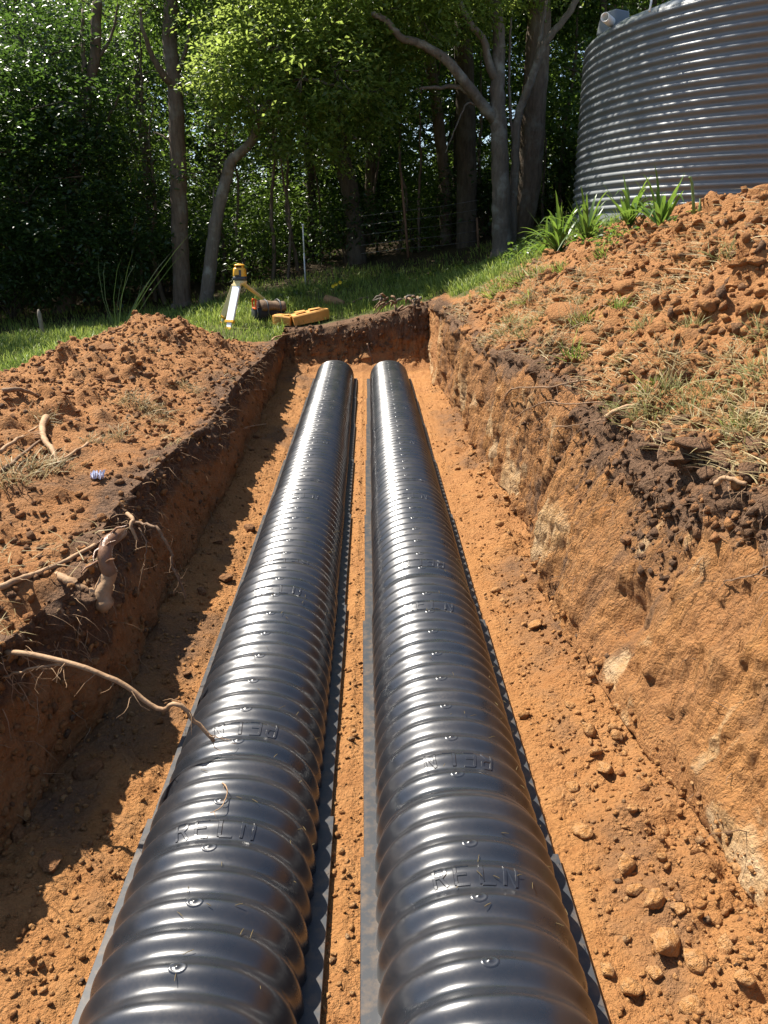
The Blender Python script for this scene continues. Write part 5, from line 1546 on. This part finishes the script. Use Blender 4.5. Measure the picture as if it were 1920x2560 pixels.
# open orange-yellow instrument case, lid folded back
ga, gb = on_ground(600, 703), on_ground(690, 690)
ca_ = Vector((0, 0, 0))
cas = tag(empty('instrument_case', (ga + gb) / 2), 'open orange yellow plastic case lying flat on the grass at the trench end', 'case')
def case_half(a0, a1, dep, h0, h1, nm, tilt):
    h0, h1 = h0 * 1.05, h1 * 1.15
    """a shallow moulded shell from a0 to a1, its outer end narrower"""
    d_ = (a1 - a0); L = d_.length; d_.normalize()
    sd = Vector((-d_.y, d_.x, 0)).normalized(); up = d_.cross(sd)
    if up.z < 0: up = -up
    V, F = [], []
    n = 8
    for i in range(n + 1):
        s_ = i / n
        e = 1 - .45 * max(0, (s_ - .6) / .4) ** 2
        h = h0 + (h1 - h0) * s_
        c_ = a0 + d_ * L * s_
        for y, z in ((-.5, 0), (.5, 0), (.5, .88), (.46, 1.0), (-.46, 1.0), (-.5, .88)):
            V.append(c_ + sd * dep * y * e + up * h * z * (.72 + .28 * e) + Vector((0, 0, tilt * s_)))
    for i in range(n):
        for k in range(6): F.append((i * 6 + k, i * 6 + (k + 1) % 6, (i + 1) * 6 + (k + 1) % 6, (i + 1) * 6 + k))
    F.append((5, 4, 3, 2, 1, 0)); F.append(tuple(n * 6 + k for k in range(6)))
    o = link(nm, mesh_of(nm, [(V, F)]), M_CASE, cas, False)
    return o, d_, sd, up, L
ya = .16
hin = on_ground(632, 700)
lft = on_ground(592, 690) ; rgt = on_ground(700, 672)
lft = hin + Vector((-.27, .02, .0)); rgt = hin + Vector((.52, .13, .04))
lft.z = G(lft.x, lft.y) - .01; rgt.z = G(rgt.x, rgt.y) + .0
h1o, d1, s1, u1, L1 = case_half(hin + Vector((-.004, 0, -.01)), lft, .34, .115, .125, 'lid', .02)
h2o, d2, s2, u2, L2 = case_half(hin + Vector((.004, 0, -.01)), rgt, .36, .125, .135, 'base_shell', .0)
for o_, base_, d_, s_, u_, L, hh in ((h1o, hin, d1, s1, u1, L1, .124), (h2o, hin, d2, s2, u2, L2, .144)):
    for f0, f1, w_ in ((.12, .40, .10), (.5, .82, .09)):
        c_ = base_ + d_ * L * (f0 + f1) / 2 + u_ * (hh + .004) + Vector((0, 0, .006))
        rot = Matrix((d_, s_, u_)).transposed()
        k = link('recess_rib', bevel_mesh(mesh_of('recess_rib', [box_arrays(c_, (L * (f1 - f0), w_ * 1.6, .010), rot)]), .006, 1), M_CASE, None, False)
        k.parent = o_; k.matrix_parent_inverse = Matrix.Identity(4)
# brown log and a long stick on the grass
la, lb = on_ground(706, 657), on_ground(744, 660)
root = tag(empty('log', la), 'short split brown log lying on the grass right of the yellow case', 'log')
la.z += .06; lb.z += .03
link('log_body', mesh_of('log_body', [tube_arrays([la, la.lerp(lb, .5), lb], [.085, .07, .035], 9)]), woodmat('log_wood', (.20, .11, .05), (.34, .2, .1)), root)
la, lb = on_ground(748, 662), on_ground(815, 645)
root_thing([la + Vector((0, 0, .02)), la.lerp(lb, .5) + Vector((0, 0, .06)), lb + Vector((0, 0, .03))], .018, .010, 'long thin stick lying on the grass beyond the log', M_ROOT_D, 2, .1, .004, 'stick', 'stick')
# curled straw root on the near left arch
a_ = Vector((-.40, 1.72, .262))
root_thing([a_ + Vector((-.02, .09, .0)), a_ + Vector((.0, .05, .018)), a_ + Vector((.006, .02, .015)), a_ + Vector((-.004, -.02, .008)), a_ + Vector((-.03, -.035, .002))], .0016, .0012, 'curly straw coloured rootlet lying on the near left arch', M_ROOT, 3, .02, .0008)
